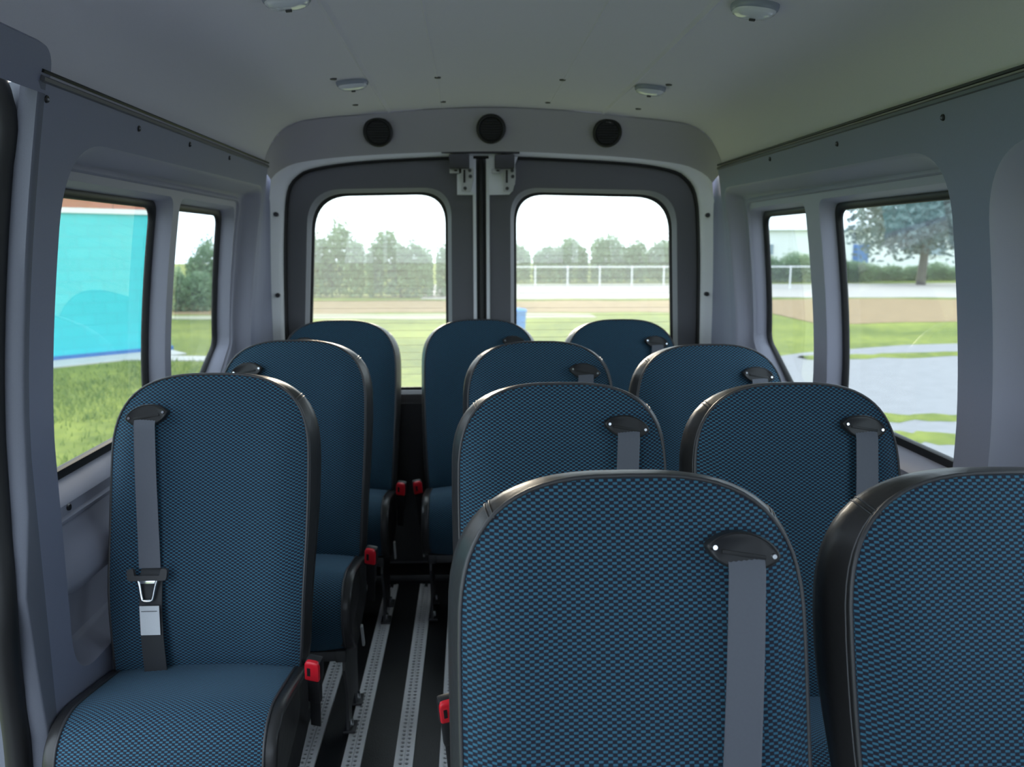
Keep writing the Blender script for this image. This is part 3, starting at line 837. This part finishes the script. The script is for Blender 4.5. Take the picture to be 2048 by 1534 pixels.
    rp = round_poly([(-0.0168, -0.020, 0.004), (0.0168, -0.020, 0.004), (0.0168, 0.0325, 0.012), (-0.0168, 0.0325, 0.012)], 5)
    v, f = loft([[(x * k, y, z * k + 0.0) for x, z in rp] for k, y in ((1.0, -0.008), (1.0, -0.0155), (0.93, -0.018), (0.8, -0.0188))]); f.append(tuple(range(3 * len(rp), 4 * len(rp))))
    b.add(v, f)
    P['release_button'] = b.data('release_button', RED)
    P['buckle_slot'] = MB().box((-0.006, -0.0188, 0.006), (0.007, 0.002, 0.022)).data('buckle_slot', RUBBER, False)
    return P
SP = seat_parts()

def belt_mesh(x0, h_top, seg_color, x_drift, z_from, z_to, name, material, w=0.0235):
    """ribbed strap hanging in front of the backrest"""
    V = []; F = []; n = 22; m = 14
    for i in range(n + 1):
        t = i / n; z = z_from + (z_to - z_from) * t; h = z - ZB
        x = x0 + x_drift * (z_from - z) / 0.55
        yf = lean(max(0, min(h, H))) - 0.037 - 0.007 * math.sin(PI * t)
        if i == 0: yf += 0.006
        for k in range(m + 1):
            xx = x - w + 2 * w * k / m
            V.append((xx, yf + 0.0007 * (k % 2), z))
    for i in range(n):
        for k in range(m): a = i * (m + 1) + k; F.append((a, a + 1, a + m + 2, a + m + 1))
    N = len(V); V += [(x, y + 0.0018, z) for x, y, z in V]
    F += [tuple(q + N for q in f[::-1]) for f in F]
    for i in range(n):
        for k in (0, m):
            a = i * (m + 1) + k; F.append((a, a + m + 1, a + m + 1 + N, a + N))
    return mesh_data(name, V, F, material, True, None, 60)

def make_seat(x, y_top, side, label, group_dz=0.0, tag=False):
    """side = -1: belt guide on the wall side left, buckle on the right; +1 the other way round"""
    o = empty('passenger_seat', (x, y_top - 0.175, 0)); props(o, label, 'seat', 'passenger seats in four rows')
    br = link('backrest', SP['backrest'], o); link('fabric_face', SP['fabric_face'], br); link('piping', SP['piping'], br); [link('cross_seam', SP['cross_seam', i0, di], br) for i0 in (17, 35) for di in (-0.22, 0.22)]; link('stitch_line', SP['stitch_line'], br)
    cu = link('cushion', SP['cushion_base'], o); link('cushion_face', SP['cushion_face'], cu); link('cushion_piping', SP['cushion_piping'], cu, (-0.197, 0, 0)); link('cushion_piping', SP['cushion_piping'], cu, (0.197, 0, 0))
    fr = link('seat_frame', SP['seat_frame'], o)
    for sx in (-1, 1):
        l = link('leg', SP['leg'], o, (sx * 0.196 - (0.008 if sx > 0 else 0), 0, 0))
        for yy in (-0.225, -0.078): link('foot_bolt', SP['foot_bolt'], l, (0.0, yy, 0.006))
    link('lever', SP['lever'], fr, (-side * 0.226, -0.13, 0.250)).rotation_euler = (0, 0, 0)
    gx = side * 0.137; gh = 0.572; gz = ZB + gh
    gd = link('belt_guide', SP['belt_guide'], o, (gx, lean(gh) - 0.030, gz)); gd.rotation_euler = (math.radians(-12), math.radians(side * 10), 0)
    link('guide_slot', SP['guide_slot'], gd)
    for q in (-0.039, 0.039): link('guide_screw', SP['guide_screw'], gd, (q, 0, 0.0))
    key = ('belt', side)
    if key not in SP:
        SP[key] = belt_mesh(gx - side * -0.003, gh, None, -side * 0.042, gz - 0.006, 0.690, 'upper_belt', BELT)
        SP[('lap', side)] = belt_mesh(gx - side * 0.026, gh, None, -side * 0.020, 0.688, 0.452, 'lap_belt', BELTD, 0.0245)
    link('shoulder_belt', SP[key], o); link('lap_belt', SP[('lap', side)], o)
    # tongue
    tx = gx - side * 0.024; tz = 0.682; ty = lean(tz - ZB) - 0.054
    tg = empty('belt_tongue', (tx, ty, tz), 0, o); tg.rotation_euler = (math.radians(-13), 0, 0)
    if ('tongue',) not in SP:
        r = round_poly([(-0.042, -0.012, 0.008), (0.042, -0.012, 0.008), (0.044, 0.014, 0.008), (0.030, 0.014, 0.004), (0.027, -0.001, 0.003), (-0.027, -0.001, 0.003), (-0.030, 0.014, 0.004), (-0.044, 0.014, 0.008)], 4)
        SP[('tongue',)] = MB().prism(r, 0.011, Matrix.Translation((0, -0.006, 0)) @ MY).data('tongue_grip', DARKBOX, True, 50)
        b = MB(); pts = [(-0.021, 0, -0.010), (-0.017, 0, -0.024), (-0.012, 0, -0.050), (-0.008, 0, -0.056), (0.008, 0, -0.056), (0.012, 0, -0.050), (0.017, 0, -0.024), (0.021, 0, -0.010)]
        b.tube(smooth_curve(pts, 36), 0.0032, 8); b.box((0, 0, -0.014), (0.034, 0.003, 0.010), bev=0.001)
        SP[('metal',)] = b.data('tongue_metal', CHROME, True, 50)
    link('tongue_grip', SP[('tongue',)], tg); link('tongue_metal', SP[('metal',)], tg)
    if tag:
        z0 = 0.585; 
        tgm = MB()
        tgm.box((0, 0, 0), (0.042, 0.0016, 0.066), Matrix.Rotation(math.radians(-3), 4, 'X'))
        tt = tgm.build('paper_tag', TAG, o, smooth=False); tt.location = (gx - side * 0.030, lean(z0 - ZB) - 0.050, z0); props(tt, 'white paper tag on the belt')
        for q, zz, ww in ((0, -0.026, 0.038), (1, 0.022, 0.034)):
            ln = MB().box((0, 0, 0), (ww, 0.0006, 0.0012)).build('tag_line', BELTD, tt, smooth=False); ln.location = (0, -0.0014 - 0.0, zz)
    # buckle on the aisle side
    bx = -side * 0.250
    bk = empty('buckle', (bx, -0.055, 0.470), 0, o); bk.rotation_euler = (math.radians(14), math.radians(-side * 7), math.radians(side * 12))
    link('buckle_housing', SP['buckle_housing'], bk); link('release_button', SP['release_button'], bk); link('buckle_slot', SP['buckle_slot'], bk)
    return o

SEATS = [
    (-0.703, 1.960, -1, 'single seat beside the sliding door with its whole belt and a white tag showing', True),
    (-0.656, 2.638, -1, 'second seat along the left wall, behind the one with the white belt tag', False),
    (-0.622, 3.336, -1, 'rearmost seat along the left wall, in the corner by the rear door', False),
    (0.106, 1.055, 1, 'large foreground seat in the middle with a wide grey belt', False),
    (0.095, 1.784, 1, 'second seat of the middle column, just behind the large foreground seat', False),
    (0.113, 2.572, 1, 'third seat of the middle column, in front of the rear bench row', False),
    (-0.062, 3.353, 1, 'middle seat of the last row, before the gap between the rear doors', False),
    (0.610, 1.045, 1, 'seat cut off at the right edge with a broad black vinyl side', False),
    (0.600, 1.758, 1, 'second seat along the right wall, beside the large side window', False),
    (0.620, 2.470, 1, 'third seat along the right wall, beside the small side window', False),
    (0.505, 3.324, 1, 'rearmost seat on the right, below the right rear door window', False),
]
for (x, y, sd, lab, tg) in SEATS:
    make_seat(x, y, sd, lab, tag=tg)

# ------------------------------------------------------------------ cab in front of the passenger space (behind the viewpoint)
def cab():
    b = MB()
    b.box((0, -1.5, 0.42), (1.9, 0.05, 1.1)); b.box((0, -1.5, 1.78), (1.9, 0.05, 0.25))
    wf = b.build('wall_front', TRIM, smooth=False); props(wf, 'front bulkhead with the windscreen opening', 'wall', kind='structure')
    for s in (-1, 1):
        p = MB(); p.box((s * 0.93, -0.95, 0.45), (0.05, 1.1, 0.95)); p.box((s * 0.90, -0.38, 1.2), (0.08, 0.10, 1.0)); p.box((s * 0.88, -1.42, 1.2), (0.08, 0.10, 1.0)); p.box((s * 0.90, -0.95, 1.68), (0.06, 1.1, 0.16))
        o = p.build('trim_%d' % (11 if s < 0 else 12), TRIM, smooth=False); props(o, 'cab door and pillars on the %s' % ('left' if s < 0 else 'right'), 'trim', kind='structure')
cab()

# ------------------------------------------------------------------ outside
G = -0.65
def ground_material():
    m = bpy.data.materials.new('field_ground'); m.use_nodes = True
    nt = m.node_tree; b = nt.nodes['Principled BSDF']; b.inputs['Roughness'].default_value = 0.95; b.inputs['Specular IOR Level'].default_value = 0.1
    tc = nt.nodes.new('ShaderNodeTexCoord')
    n = nt.nodes.new('ShaderNodeTexNoise'); n.inputs['Scale'].default_value = 0.35; n.inputs['Detail'].default_value = 6
    n3 = nt.nodes.new('ShaderNodeTexNoise'); n3.inputs['Scale'].default_value = 5; n3.inputs['Detail'].default_value = 6
    nt.links.new(tc.outputs['Object'], n.inputs['Vector']); nt.links.new(tc.outputs['Object'], n3.inputs['Vector'])
    r = nt.nodes.new('ShaderNodeValToRGB')
    r.color_ramp.elements[0].position = 0.36; r.color_ramp.elements[0].color = (0.095, 0.135, 0.028, 1)
    r.color_ramp.elements[1].position = 0.66; r.color_ramp.elements[1].color = (0.29, 0.325, 0.062, 1)
    s = math_node(nt, 'ADD', math_node(nt, 'MULTIPLY', n.outputs['Fac'], 0.55), math_node(nt, 'MULTIPLY', n3.outputs['Fac'], 0.45))
    nt.links.new(s, r.inputs[0]); nt.links.new(r.outputs[0], b.inputs['Base Color'])
    return m
GRASS = ground_material()
DIRT = mat('dry_brown_grass', (0.31, 0.22, 0.12), 0.95, noise=0.35, nscale=3, spec=0.1)
PALE = mat('pale_gravel_road', (0.44, 0.41, 0.375), 0.95, noise=0.12, nscale=2, spec=0.1)
ASPH = mat('worn_asphalt', (0.27, 0.27, 0.28), 0.9, noise=0.2, nscale=5, spec=0.2)
CONC = mat('concrete_path', (0.50, 0.48, 0.46), 0.9, noise=0.15, nscale=3, spec=0.2)

def wavy_strip(name, x0, x1, ya, yb, z, material, label, cat, amp=0.5, n=60, seed=1):
    rnd = random.Random(seed); V = []; F = []
    ph = [rnd.uniform(0, 6.28) for _ in range(8)]
    for i in range(n + 1):
        x = x0 + (x1 - x0) * i / n
        wa = amp * (math.sin(x * 0.35 + ph[0]) + 0.6 * math.sin(x * 0.9 + ph[1]) + 0.3 * math.sin(x * 2.3 + ph[2]))
        wb = amp * (math.sin(x * 0.3 + ph[3]) + 0.6 * math.sin(x * 1.1 + ph[4]) + 0.3 * math.sin(x * 2.0 + ph[5]))
        V += [(x, ya + wa, G + z), (x, yb + wb, G + z), (x, ya + wa, G - 0.1), (x, yb + wb, G - 0.1)]
    for i in range(n):
        a = i * 4; F += [(a, a + 4, a + 5, a + 1), (a + 2, a + 6, a + 4, a), (a + 1, a + 5, a + 7, a + 3)]
    o = obj(name, V, F, material, smooth=False); props(o, label, cat, kind='structure'); return o
def flat_poly(name, pts, z, material, label, cat):
    n = len(pts)
    o = obj(name, [(x, y, G + z) for x, y in pts] + [(x, y, G - 0.1) for x, y in pts], [tuple(range(n))] + [(i, n + i, n + (i + 1) % n, (i + 1) % n) for i in range(n)], material, smooth=False)
    props(o, label, cat, kind='structure'); return o
gr = obj('ground', [(-160, -90, G), (160, -90, G), (160, 95, G), (-160, 95, G)], [(0, 1, 2, 3)], GRASS, smooth=False); props(gr, 'grass field around the van', 'ground', kind='structure')
wavy_strip('dirt_band', -14, 60, 25.2, 30.8, 0.012, DIRT, 'brown dry grass strip across the field', 'ground', 0.35, 120, 3)
wavy_strip('dirt_patch', 9.0, 60, 21.4, 25.6, 0.013, DIRT, 'brown dry grass patch on the right of the field', 'ground', 0.25, 100, 9)
wavy_strip('gravel_road', -2, 90, 32.0, 43.5, 0.016, PALE, 'pale gravel road beyond the dry strip', 'road', 0.3, 120, 5)
wavy_strip('gravel_path', -18, 3.5, 23.4, 24.7, 0.016, mat('worn_dry_grass', (0.40, 0.385, 0.27), 0.95, noise=0.15, nscale=2, spec=0.1), 'pale worn strip across the field', 'path', 0.2, 60, 6)
flat_poly('car_park', [(-3.0, -20), (60, -20), (60, 21.5), (22, 18.6), (8.8, 16.5), (6.26, 15.4), (5.4, 14.8), (4.6, 13.0), (3.6, 9.0), (2.2, 4.2), (-0.3, 4.0), (-3.0, 3.0)], 0.02, ASPH, 'worn grey asphalt car park to the right', 'car park')
# grass tufts growing in the cracks of the asphalt
def crack(pts, w, seed, label):
    rnd = random.Random(seed); V = []; F = []
    cs = smooth_curve([(a, b, 0) for a, b in pts], 50)
    for i, p in enumerate(cs):
        ww = w * (0.5 + rnd.random())
        t = (cs[min(i + 1, 49)] - cs[max(i - 1, 0)]).normalized(); nn = Vector((-t.y, t.x, 0))
        V += [p + nn * ww + Vector((0, 0, G + 0.022)), p + Vector((0, 0, G + 0.05 + 0.03 * rnd.random())), p - nn * ww + Vector((0, 0, G + 0.022))]
    for i in range(49):
        a = i * 3; F += [(a, a + 1, a + 4, a + 3), (a + 1, a + 2, a + 5, a + 4)]
    o = obj('crack_grass', V, F, GRASS, smooth=True, angle=180); props(o, label, 'grass', kind='stuff')
crack([(5.9, 14.6), (8.0, 14.9), (11, 15.2), (16, 15.4), (24, 15.4)], 0.28, 1, 'grass line growing in the far asphalt crack')
crack([(3.9, 9.6), (5.2, 9.4), (7, 9.3), (10, 9.2)], 0.22, 2, 'grass line growing in the middle asphalt crack')
crack([(3.6, 8.6), (4.9, 8.35), (6, 8.1), (8, 8.0)], 0.25, 3, 'grass line growing in the nearest asphalt crack')

# turquoise building on the left
def block_material():
    m = bpy.data.materials.new('turquoise_block_wall'); m.use_nodes = True
    nt = m.node_tree; b = nt.nodes['Principled BSDF']; b.inputs['Roughness'].default_value = 0.7
    tc = nt.nodes.new('ShaderNodeTexCoord'); br = nt.nodes.new('ShaderNodeTexBrick')
    mp = nt.nodes.new('ShaderNodeMapping'); mp.inputs['Rotation'].default_value = (PI / 2, 0, 0)
    nt.links.new(tc.outputs['Object'], mp.inputs[0]); nt.links.new(mp.outputs[0], br.inputs['Vector'])
    br.inputs['Color1'].default_value = (0.030, 0.50, 0.53, 1); br.inputs['Color2'].default_value = (0.034, 0.53, 0.56, 1); br.inputs['Mortar'].default_value = (0.027, 0.45, 0.49, 1)
    br.inputs['Scale'].default_value = 1.0; br.inputs['Brick Width'].default_value = 0.4; br.inputs['Row Height'].default_value = 0.2; br.inputs['Mortar Size'].default_value = 0.012
    nt.links.new(br.outputs['Color'], b.inputs['Base Color'])
    return m
def cyan_building():
    o = empty('turquoise_building', (-6.02, 16.58, G), math.radians(45)); props(o, 'turquoise painted block building with a red brown upper band, left of the van', 'building')
    L = 26.0
    MB().box((-L / 2, 4, 1.35), (L, 8, 2.54)).build('block_wall', block_material(), o, smooth=False)
    MB().box((-L / 2, 4, 0.04), (L + 0.06, 8.06, 0.09)).build('base_band', mat('blue_band', (0.05, 0.16, 0.40), 0.8, noise=0.2, nscale=4), o, smooth=False)
    MB().box((-L / 2, 4, 2.66), (L + 0.1, 8.1, 0.09)).build('white_ledge', mat('white_ledge', (0.75, 0.76, 0.74), 0.7, noise=0.05), o, smooth=False)
    RB = mat('red_brown_boards', (0.40, 0.13, 0.075), 0.75, noise=0.15, nscale=5)
    bd = MB().box((-0.45, 0, 0), (0.888, 0.06, 1.5)).data('board', RB, False)
    MB().box((-L / 2, 4.05, 3.45), (L - 0.06, 7.9, 1.5)).build('upper_core', RB, o, smooth=False)
    for i in range(28): link('board', bd, o, (-0.02 - i * 0.9, 0.03, 3.46))
    MB().box((-L / 2, 4, 4.25), (L + 0.4, 8.4, 0.1)).build('roof', mat('roof_grey', (0.3, 0.3, 0.3), 0.8, noise=0.1), o, smooth=False)
cyan_building()
flat_poly('pavement', [(-5.5, 15.9), (-6.05, 16.55), (-24.7, -2.13), (-23.6, -3.4)], 0.02, CONC, 'pale pavement along the foot of the turquoise building', 'pavement')
flat_poly('side_path', [(-12, 16.6), (-12, 15.9), (-3.0, 14.6), (-2.6, 15.1)], 0.018, CONC, 'narrow pale path crossing the grass on the left', 'path')
flat_poly('gravel_corner', [(-2.2, 4.6), (-3.2, 5.3), (-4.6, 3.0), (-3.0, 2.5)], 0.018, PALE, 'pale gravel patch below the left window', 'gravel')

# foliage and grass
def leaf_material(name, c1, c2):
    m = bpy.data.materials.new(name); m.use_nodes = True
    nt = m.node_tree; b = nt.nodes['Principled BSDF']; b.inputs['Roughness'].default_value = 0.6
    oi = nt.nodes.new('ShaderNodeTexCoord'); n = nt.nodes.new('ShaderNodeTexNoise'); n.inputs['Scale'].default_value = 2.5; n.inputs['Detail'].default_value = 5
    nt.links.new(oi.outputs['Object'], n.inputs['Vector'])
    r = nt.nodes.new('ShaderNodeValToRGB'); r.color_ramp.elements[0].position = 0.35; r.color_ramp.elements[0].color = (*c1, 1); r.color_ramp.elements[1].position = 0.65; r.color_ramp.elements[1].color = (*c2, 1)
    nt.links.new(n.outputs['Fac'], r.inputs[0]); nt.links.new(r.outputs[0], b.inputs['Base Color'])
    tl = nt.nodes.new('ShaderNodeBsdfTranslucent'); nt.links.new(r.outputs[0], tl.inputs[0])
    mx = nt.nodes.new('ShaderNodeMixShader'); mx.inputs[0].default_value = 0.35
    nt.links.new(b.outputs[0], mx.inputs[1]); nt.links.new(tl.outputs[0], mx.inputs[2]); nt.links.new(mx.outputs[0], nt.nodes['Material Output'].inputs[0])
    return m
LEAF = leaf_material('shrub_leaf', (0.16, 0.27, 0.14), (0.29, 0.41, 0.23))
LEAFB = leaf_material('tree_leaf', (0.10, 0.15, 0.15), (0.17, 0.23, 0.22))
def grass_tufts():
    """longer grass between the van and the turquoise building"""
    rnd = random.Random(21); V = []; F = []
    for i in range(26000):
        x = rnd.uniform(-9.0, -1.4); y = rnd.uniform(3.2, 15.0)
        if y > x + 21.0 or (y < 5.6 and -4.8 < x < -2.0): continue
        if math.sin(x * 2.1 + 1.3 * math.sin(y * 0.9)) + math.sin(y * 1.7 + x) < -1.1 and rnd.random() < 0.8: continue
        a = rnd.random() * 6.28; h = rnd.uniform(0.04, 0.11); w = 0.008; d = Vector((math.cos(a), math.sin(a), 0)); l = Vector((rnd.gauss(0, 0.03), rnd.gauss(0, 0.03), h))
        p = Vector((x, y, G)); n = len(V)
        V += [p - d * w, p + d * w, p + l]; F.append((n, n + 1, n + 2))
    o = obj('grass', V, F, leaf_material('grass_blade', (0.10, 0.17, 0.035), (0.24, 0.31, 0.075)), smooth=False)
    props(o, 'longer green grass between the van and the turquoise building', 'grass', kind='stuff')
grass_tufts()
BARK = mat('bark', (0.10, 0.085, 0.07), 0.9, noise=0.3, nscale=20)
def foliage(seed, rx, ry, rz, zc, count, leaf, blobs, material, name):
    rnd = random.Random(seed); V = []; F = []
    cs = []
    for i in range(blobs):
        a = rnd.uniform(0, 2 * PI); r = math.sqrt(rnd.random()) * 0.75; zz = rnd.uniform(-0.85, 0.85)
        k = math.sqrt(max(0.05, 1 - zz * zz))
        cs.append((r * k * math.cos(a) * rx, r * k * math.sin(a) * ry, zc + zz * rz * 0.8, rnd.uniform(0.28, 0.5)))
    for i in range(count):
        c = cs[rnd.randrange(blobs)]
        d = Vector((rnd.gauss(0, 1), rnd.gauss(0, 1), rnd.gauss(0, 1))).normalized() * (rnd.random() ** 0.4)
        p = Vector((c[0] + d.x * rx * c[3], c[1] + d.y * ry * c[3], max(0.03, c[2] + d.z * rz * c[3])))
        t = Vector((rnd.gauss(0, 1), rnd.gauss(0, 1), rnd.gauss(0, 0.7))).normalized(); q = t.orthogonal().normalized()
        q = (q * math.cos(rnd.random() * 6) + t.cross(q) * math.sin(rnd.random() * 6)).normalized()
        s = leaf * rnd.uniform(0.6, 1.3); n = len(V)
        V += [p - t * s, p + q * s * 0.45, p + t * s, p - q * s * 0.45]; F.append((n, n + 1, n + 2, n + 3))
    return mesh_data(name, V, F, material, False)
def hedge_foliage(seed, w, d, h, count, leaf, material):
    """dense bush, width w: leaves fill a lumpy rounded block down to the ground"""
    rnd = random.Random(seed); V = []; F = []; ph = [rnd.uniform(0, 6.28) for _ in range(6)]
    while len(F) < count:
        x = rnd.uniform(-1, 1); y = rnd.uniform(-1, 1)
        top = h * (0.86 + 0.10 * math.sin(3.1 * x + ph[0]) + 0.07 * math.sin(7.3 * x + ph[1]) + 0.05 * math.sin(5 * y + ph[2])) * (1 - 0.22 * abs(x) ** 4 - 0.35 * abs(y) ** 3)
        z = top * rnd.random() ** 0.75
        if rnd.random() < 0.03: z = top * rnd.uniform(1.0, 1.14)
        p = Vector((x * w / 2, y * d / 2, z + 0.03))
        t = Vector((rnd.gauss(0, 1), rnd.gauss(0, 1), rnd.gauss(0, 0.7))).normalized(); q = t.orthogonal().normalized()
        a = rnd.random() * 6.28; q = (q * math.cos(a) + t.cross(q) * math.sin(a)).normalized()
        s = leaf * rnd.uniform(0.6, 1.3); n = len(V)
        V += [p - t * s, p + q * s * 0.5, p + t * s, p - q * s * 0.5]; F.append((n, n + 1, n + 2, n + 3))
    return mesh_data('foliage', V, F, material, False)
SHR = [hedge_foliage(10 + k, 2.6, 1.6, 2.3, 6500, 0.085, LEAF) for k in range(3)]
STEM = MB().cyl((0, 0, 0), (0.05, 0, 1.3), 0.06, 0.03, 8).cyl((0, 0, 0.3), (-0.4, 0.1, 1.2), 0.04, 0.02, 8).cyl((0, 0, 0.3), (0.4, -0.1, 1.3), 0.04, 0.02, 8).data('stem', BARK)
def shrub(x, y, k, sx, sz, label, group, rz=0):
    o = empty('shrub', (x, y, G), rz); props(o, label, 'shrub', group)
    f = link('foliage', SHR[k], o); f.scale = (sx, sx, sz); f['kind'] = 'stuff'
    s = link('stem', STEM, o); s.scale = (sx * 0.8, sx * 0.8, sz * 0.8)
rnd = random.Random(4)
NTH = ['leftmost', 'second from the left', 'third from the left', 'fourth from the left', 'fifth from the left', 'sixth from the left', 'seventh from the left', 'eighth from the left', 'ninth from the left', 'rightmost']
for i in range(4): shrub(-8.4 + i * 2.75, 33.4 + (i % 2) * 0.3, i % 3, 1.0, [1.20, 1.24, 1.12, 1.04][i], 'tall bushy shrub behind the left rear window, %s in its hedge' % ('rightmost' if i == 3 else NTH[i]), 'hedge behind the left rear window', (i % 2) * PI)
for i in range(7): shrub(1.7 + i * 3.2, 45.9 + (i % 2) * 0.3, (i + 1) % 3, 1.15, [1.12, 1.05, 1.15, 1.2, 1.08, 0.72, 0.6][i], 'bushy shrub behind the wire fence, %s of the row' % ('rightmost' if i == 6 else NTH[i]), 'hedge behind the wire fence', (i % 2) * PI)
for (x, y, k, sx, sz, lb) in [(-9.2, 26.6, 0, 0.75, 0.62, 'low leafy shrub at the field edge, nearest one in the small left window'), (-8.9, 29.4, 1, 0.7, 0.95, 'taller shrub behind the nearest one in the small left window'), (-11.6, 28.2, 2, 0.9, 0.9, 'wide leafy shrub left of the others in the small left window')]: shrub(x, y, k, sx, sz, lb, 'shrubs beyond the small left window', 0)
for i in range(9): shrub(23.6 + i * 3.25, 47.9 + (i % 2) * 0.1, i % 3, 1.18, 0.44, 'low clipped shrub along the gravel road, %s of the low hedge' % ('rightmost' if i == 8 else NTH[i]), 'low hedge beyond the gravel road', (i % 2) * PI)

def tree():
    o = empty('tree', (23.2, 42.0, G)); props(o, 'broad dark leafy tree seen through the large right window', 'tree')
    f = link('foliage', foliage(77, 4.6, 3.6, 3.6, 4.7, 13000, 0.19, 34, LEAFB, 'foliage'), o); f['kind'] = 'stuff'
    t = MB().cyl((0, 0, 0), (0.1, 0, 2.2), 0.24, 0.18, 10).cyl((0.1, 0, 2.0), (1.4, 0.3, 4.6), 0.14, 0.05, 8).cyl((0.1, 0, 2.0), (-1.3, 0, 4.8), 0.14, 0.05, 8).cyl((0.1, 0, 2.1), (0.2, -.6, 5.6), 0.13, 0.04, 8); t.build('trunk', BARK, o)
tree()

# wire fence behind the field
def fence():
    o = empty('wire_fence', (-1.6, 38.4, G)); props(o, 'white post and wire mesh fence across the back of the field', 'fence')
    FW = mat('fence_white', (0.80, 0.80, 0.80), 0.5, noise=0.04)
    pd = MB().cyl((0, 0, 0), (0, 0, 1.06), 0.032, 0.032, 8).cyl((0, 0, 1.06), (0, 0, 1.10), 0.04, 0.02, 8).data('post', FW)
    n = 13
    for i in range(n): link('post', pd, o, (i * 1.5, 0, 0))
    MB().cyl((0, 0, 1.05), ((n - 1) * 1.5, 0, 1.05), 0.026, 0.026, 8).build('top_rail', FW, o)
    b = MB(); L = (n - 1) * 1.5; st = 0.2; w = 0.004
    k = -6
    while k * st < L:
        for sg in (1, -1):
            xa = k * st; xb = xa + 1.0
            p0 = (max(0, xa), 0.02 + (max(0, xa) - xa)); p1 = (min(L, xb), 0.02 + (min(L, xb) - xa))
            if p1[0] > p0[0]:
                za, zb = (p0[1], p1[1]) if sg > 0 else (1.04 - p0[1], 1.04 - p1[1])
                b.add([(p0[0], 0, za - w), (p1[0], 0, zb - w), (p1[0], 0, zb + w), (p0[0], 0, za + w), (p0[0], 0.006, za), (p1[0], 0.006, zb)], [(0, 1, 2, 3), (3, 2, 5, 4), (4, 5, 1, 0)])
        k += 1
    m = b.build('wire_mesh', mat('galvanised_wire', (0.45, 0.46, 0.47), 0.5, metal=0.3, noise=0.1), o, smooth=False); m['kind'] = 'stuff'
fence()

# blue bin on the field
def bin_():
    o = empty('blue_bin', (0.93, 18.0, G)); props(o, 'small blue bin standing on the grass behind the van', 'bin')
    BLUE = mat('blue_plastic', (0.03, 0.22, 0.62), 0.5, noise=0.05)
    rings = [[(r * math.cos(2 * PI * i / 20), r * math.sin(2 * PI * i / 20), z) for i in range(20)] for r, z in ((0.13, 0.0), (0.15, 0.02), (0.18, 0.60), (0.185, 0.62))]
    v, f = loft(rings); f.append(tuple(range(20))[::-1]); obj('body', v, f, BLUE, o)
    rings = [[(r * math.cos(2 * PI * i / 20), r * math.sin(2 * PI * i / 20), z) for i in range(20)] for r, z in ((0.185, 0.61), (0.2, 0.62), (0.2, 0.65), (0.17, 0.68), (0.05, 0.70))]
    v, f = loft(rings); f.append(tuple(range(80, 100))); obj('lid', v, f, BLUE, o)
bin_()

# far buildings
def far_building(x, y, w, d, h, rz, wallc, roofc, label, doors, wins):
    o = empty('building', (x, y, G), rz); props(o, label, 'building')
    WM = mat('far_wall_%d' % int(x), wallc, 0.8, noise=0.04)
    MB().box((0, d / 2, h / 2), (w, d, h)).build('wall', WM, o, smooth=False)
    ro = MB().add([(-w / 2 - .3, -.3, h), (w / 2 + .3, -.3, h), (w / 2 + .3, d + .3, h), (-w / 2 - .3, d + .3, h), (-w / 2 - .3, d / 2, h + 0.9), (w / 2 + .3, d / 2, h + 0.9)], [(0, 1, 5, 4), (2, 3, 4, 5), (0, 4, 3), (1, 2, 5), (0, 3, 2, 1)])
    ro.build('roof', mat('far_roof_%d' % int(x), roofc, 0.6, noise=0.05), o, smooth=False)
    for dx in doors:
        dd = MB().box((dx, -0.04, 1.05), (1.1, 0.08, 2.1)).build('door', mat('blue_door', (0.06, 0.16, 0.42), 0.5, noise=0.05), o, smooth=False)
        MB().box((dx + 0.4, -0.1, 1.0), (0.12, 0.06, 0.06)).build('door_handle', STEEL, dd, smooth=False)
    for dx in wins:
        f = MB().box((dx, -0.03, 1.7), (1.4, 0.06, 1.0)).build('window', mat('far_frame', (0.8, 0.8, 0.8), 0.6, noise=0.03), o, smooth=False)
        MB().box((dx, -0.07, 1.7), (1.2, 0.03, 0.8)).build('window_pane', mat('far_pane', (0.25, 0.32, 0.38), 0.2, noise=0.05), f, smooth=False)
far_building(29, 62, 26, 9, 3.2, math.radians(-20), (0.80, 0.82, 0.82), (0.7, 0.74, 0.75), 'long white building with a blue door behind the tree', [0.4], [-6.5, 5.5])
far_building(30.5, 78, 9, 10, 4.2, math.radians(-8), (0.62, 0.74, 0.74), (0.72, 0.80, 0.80), 'pale blue green shed with a light roof behind the fence', [], [])
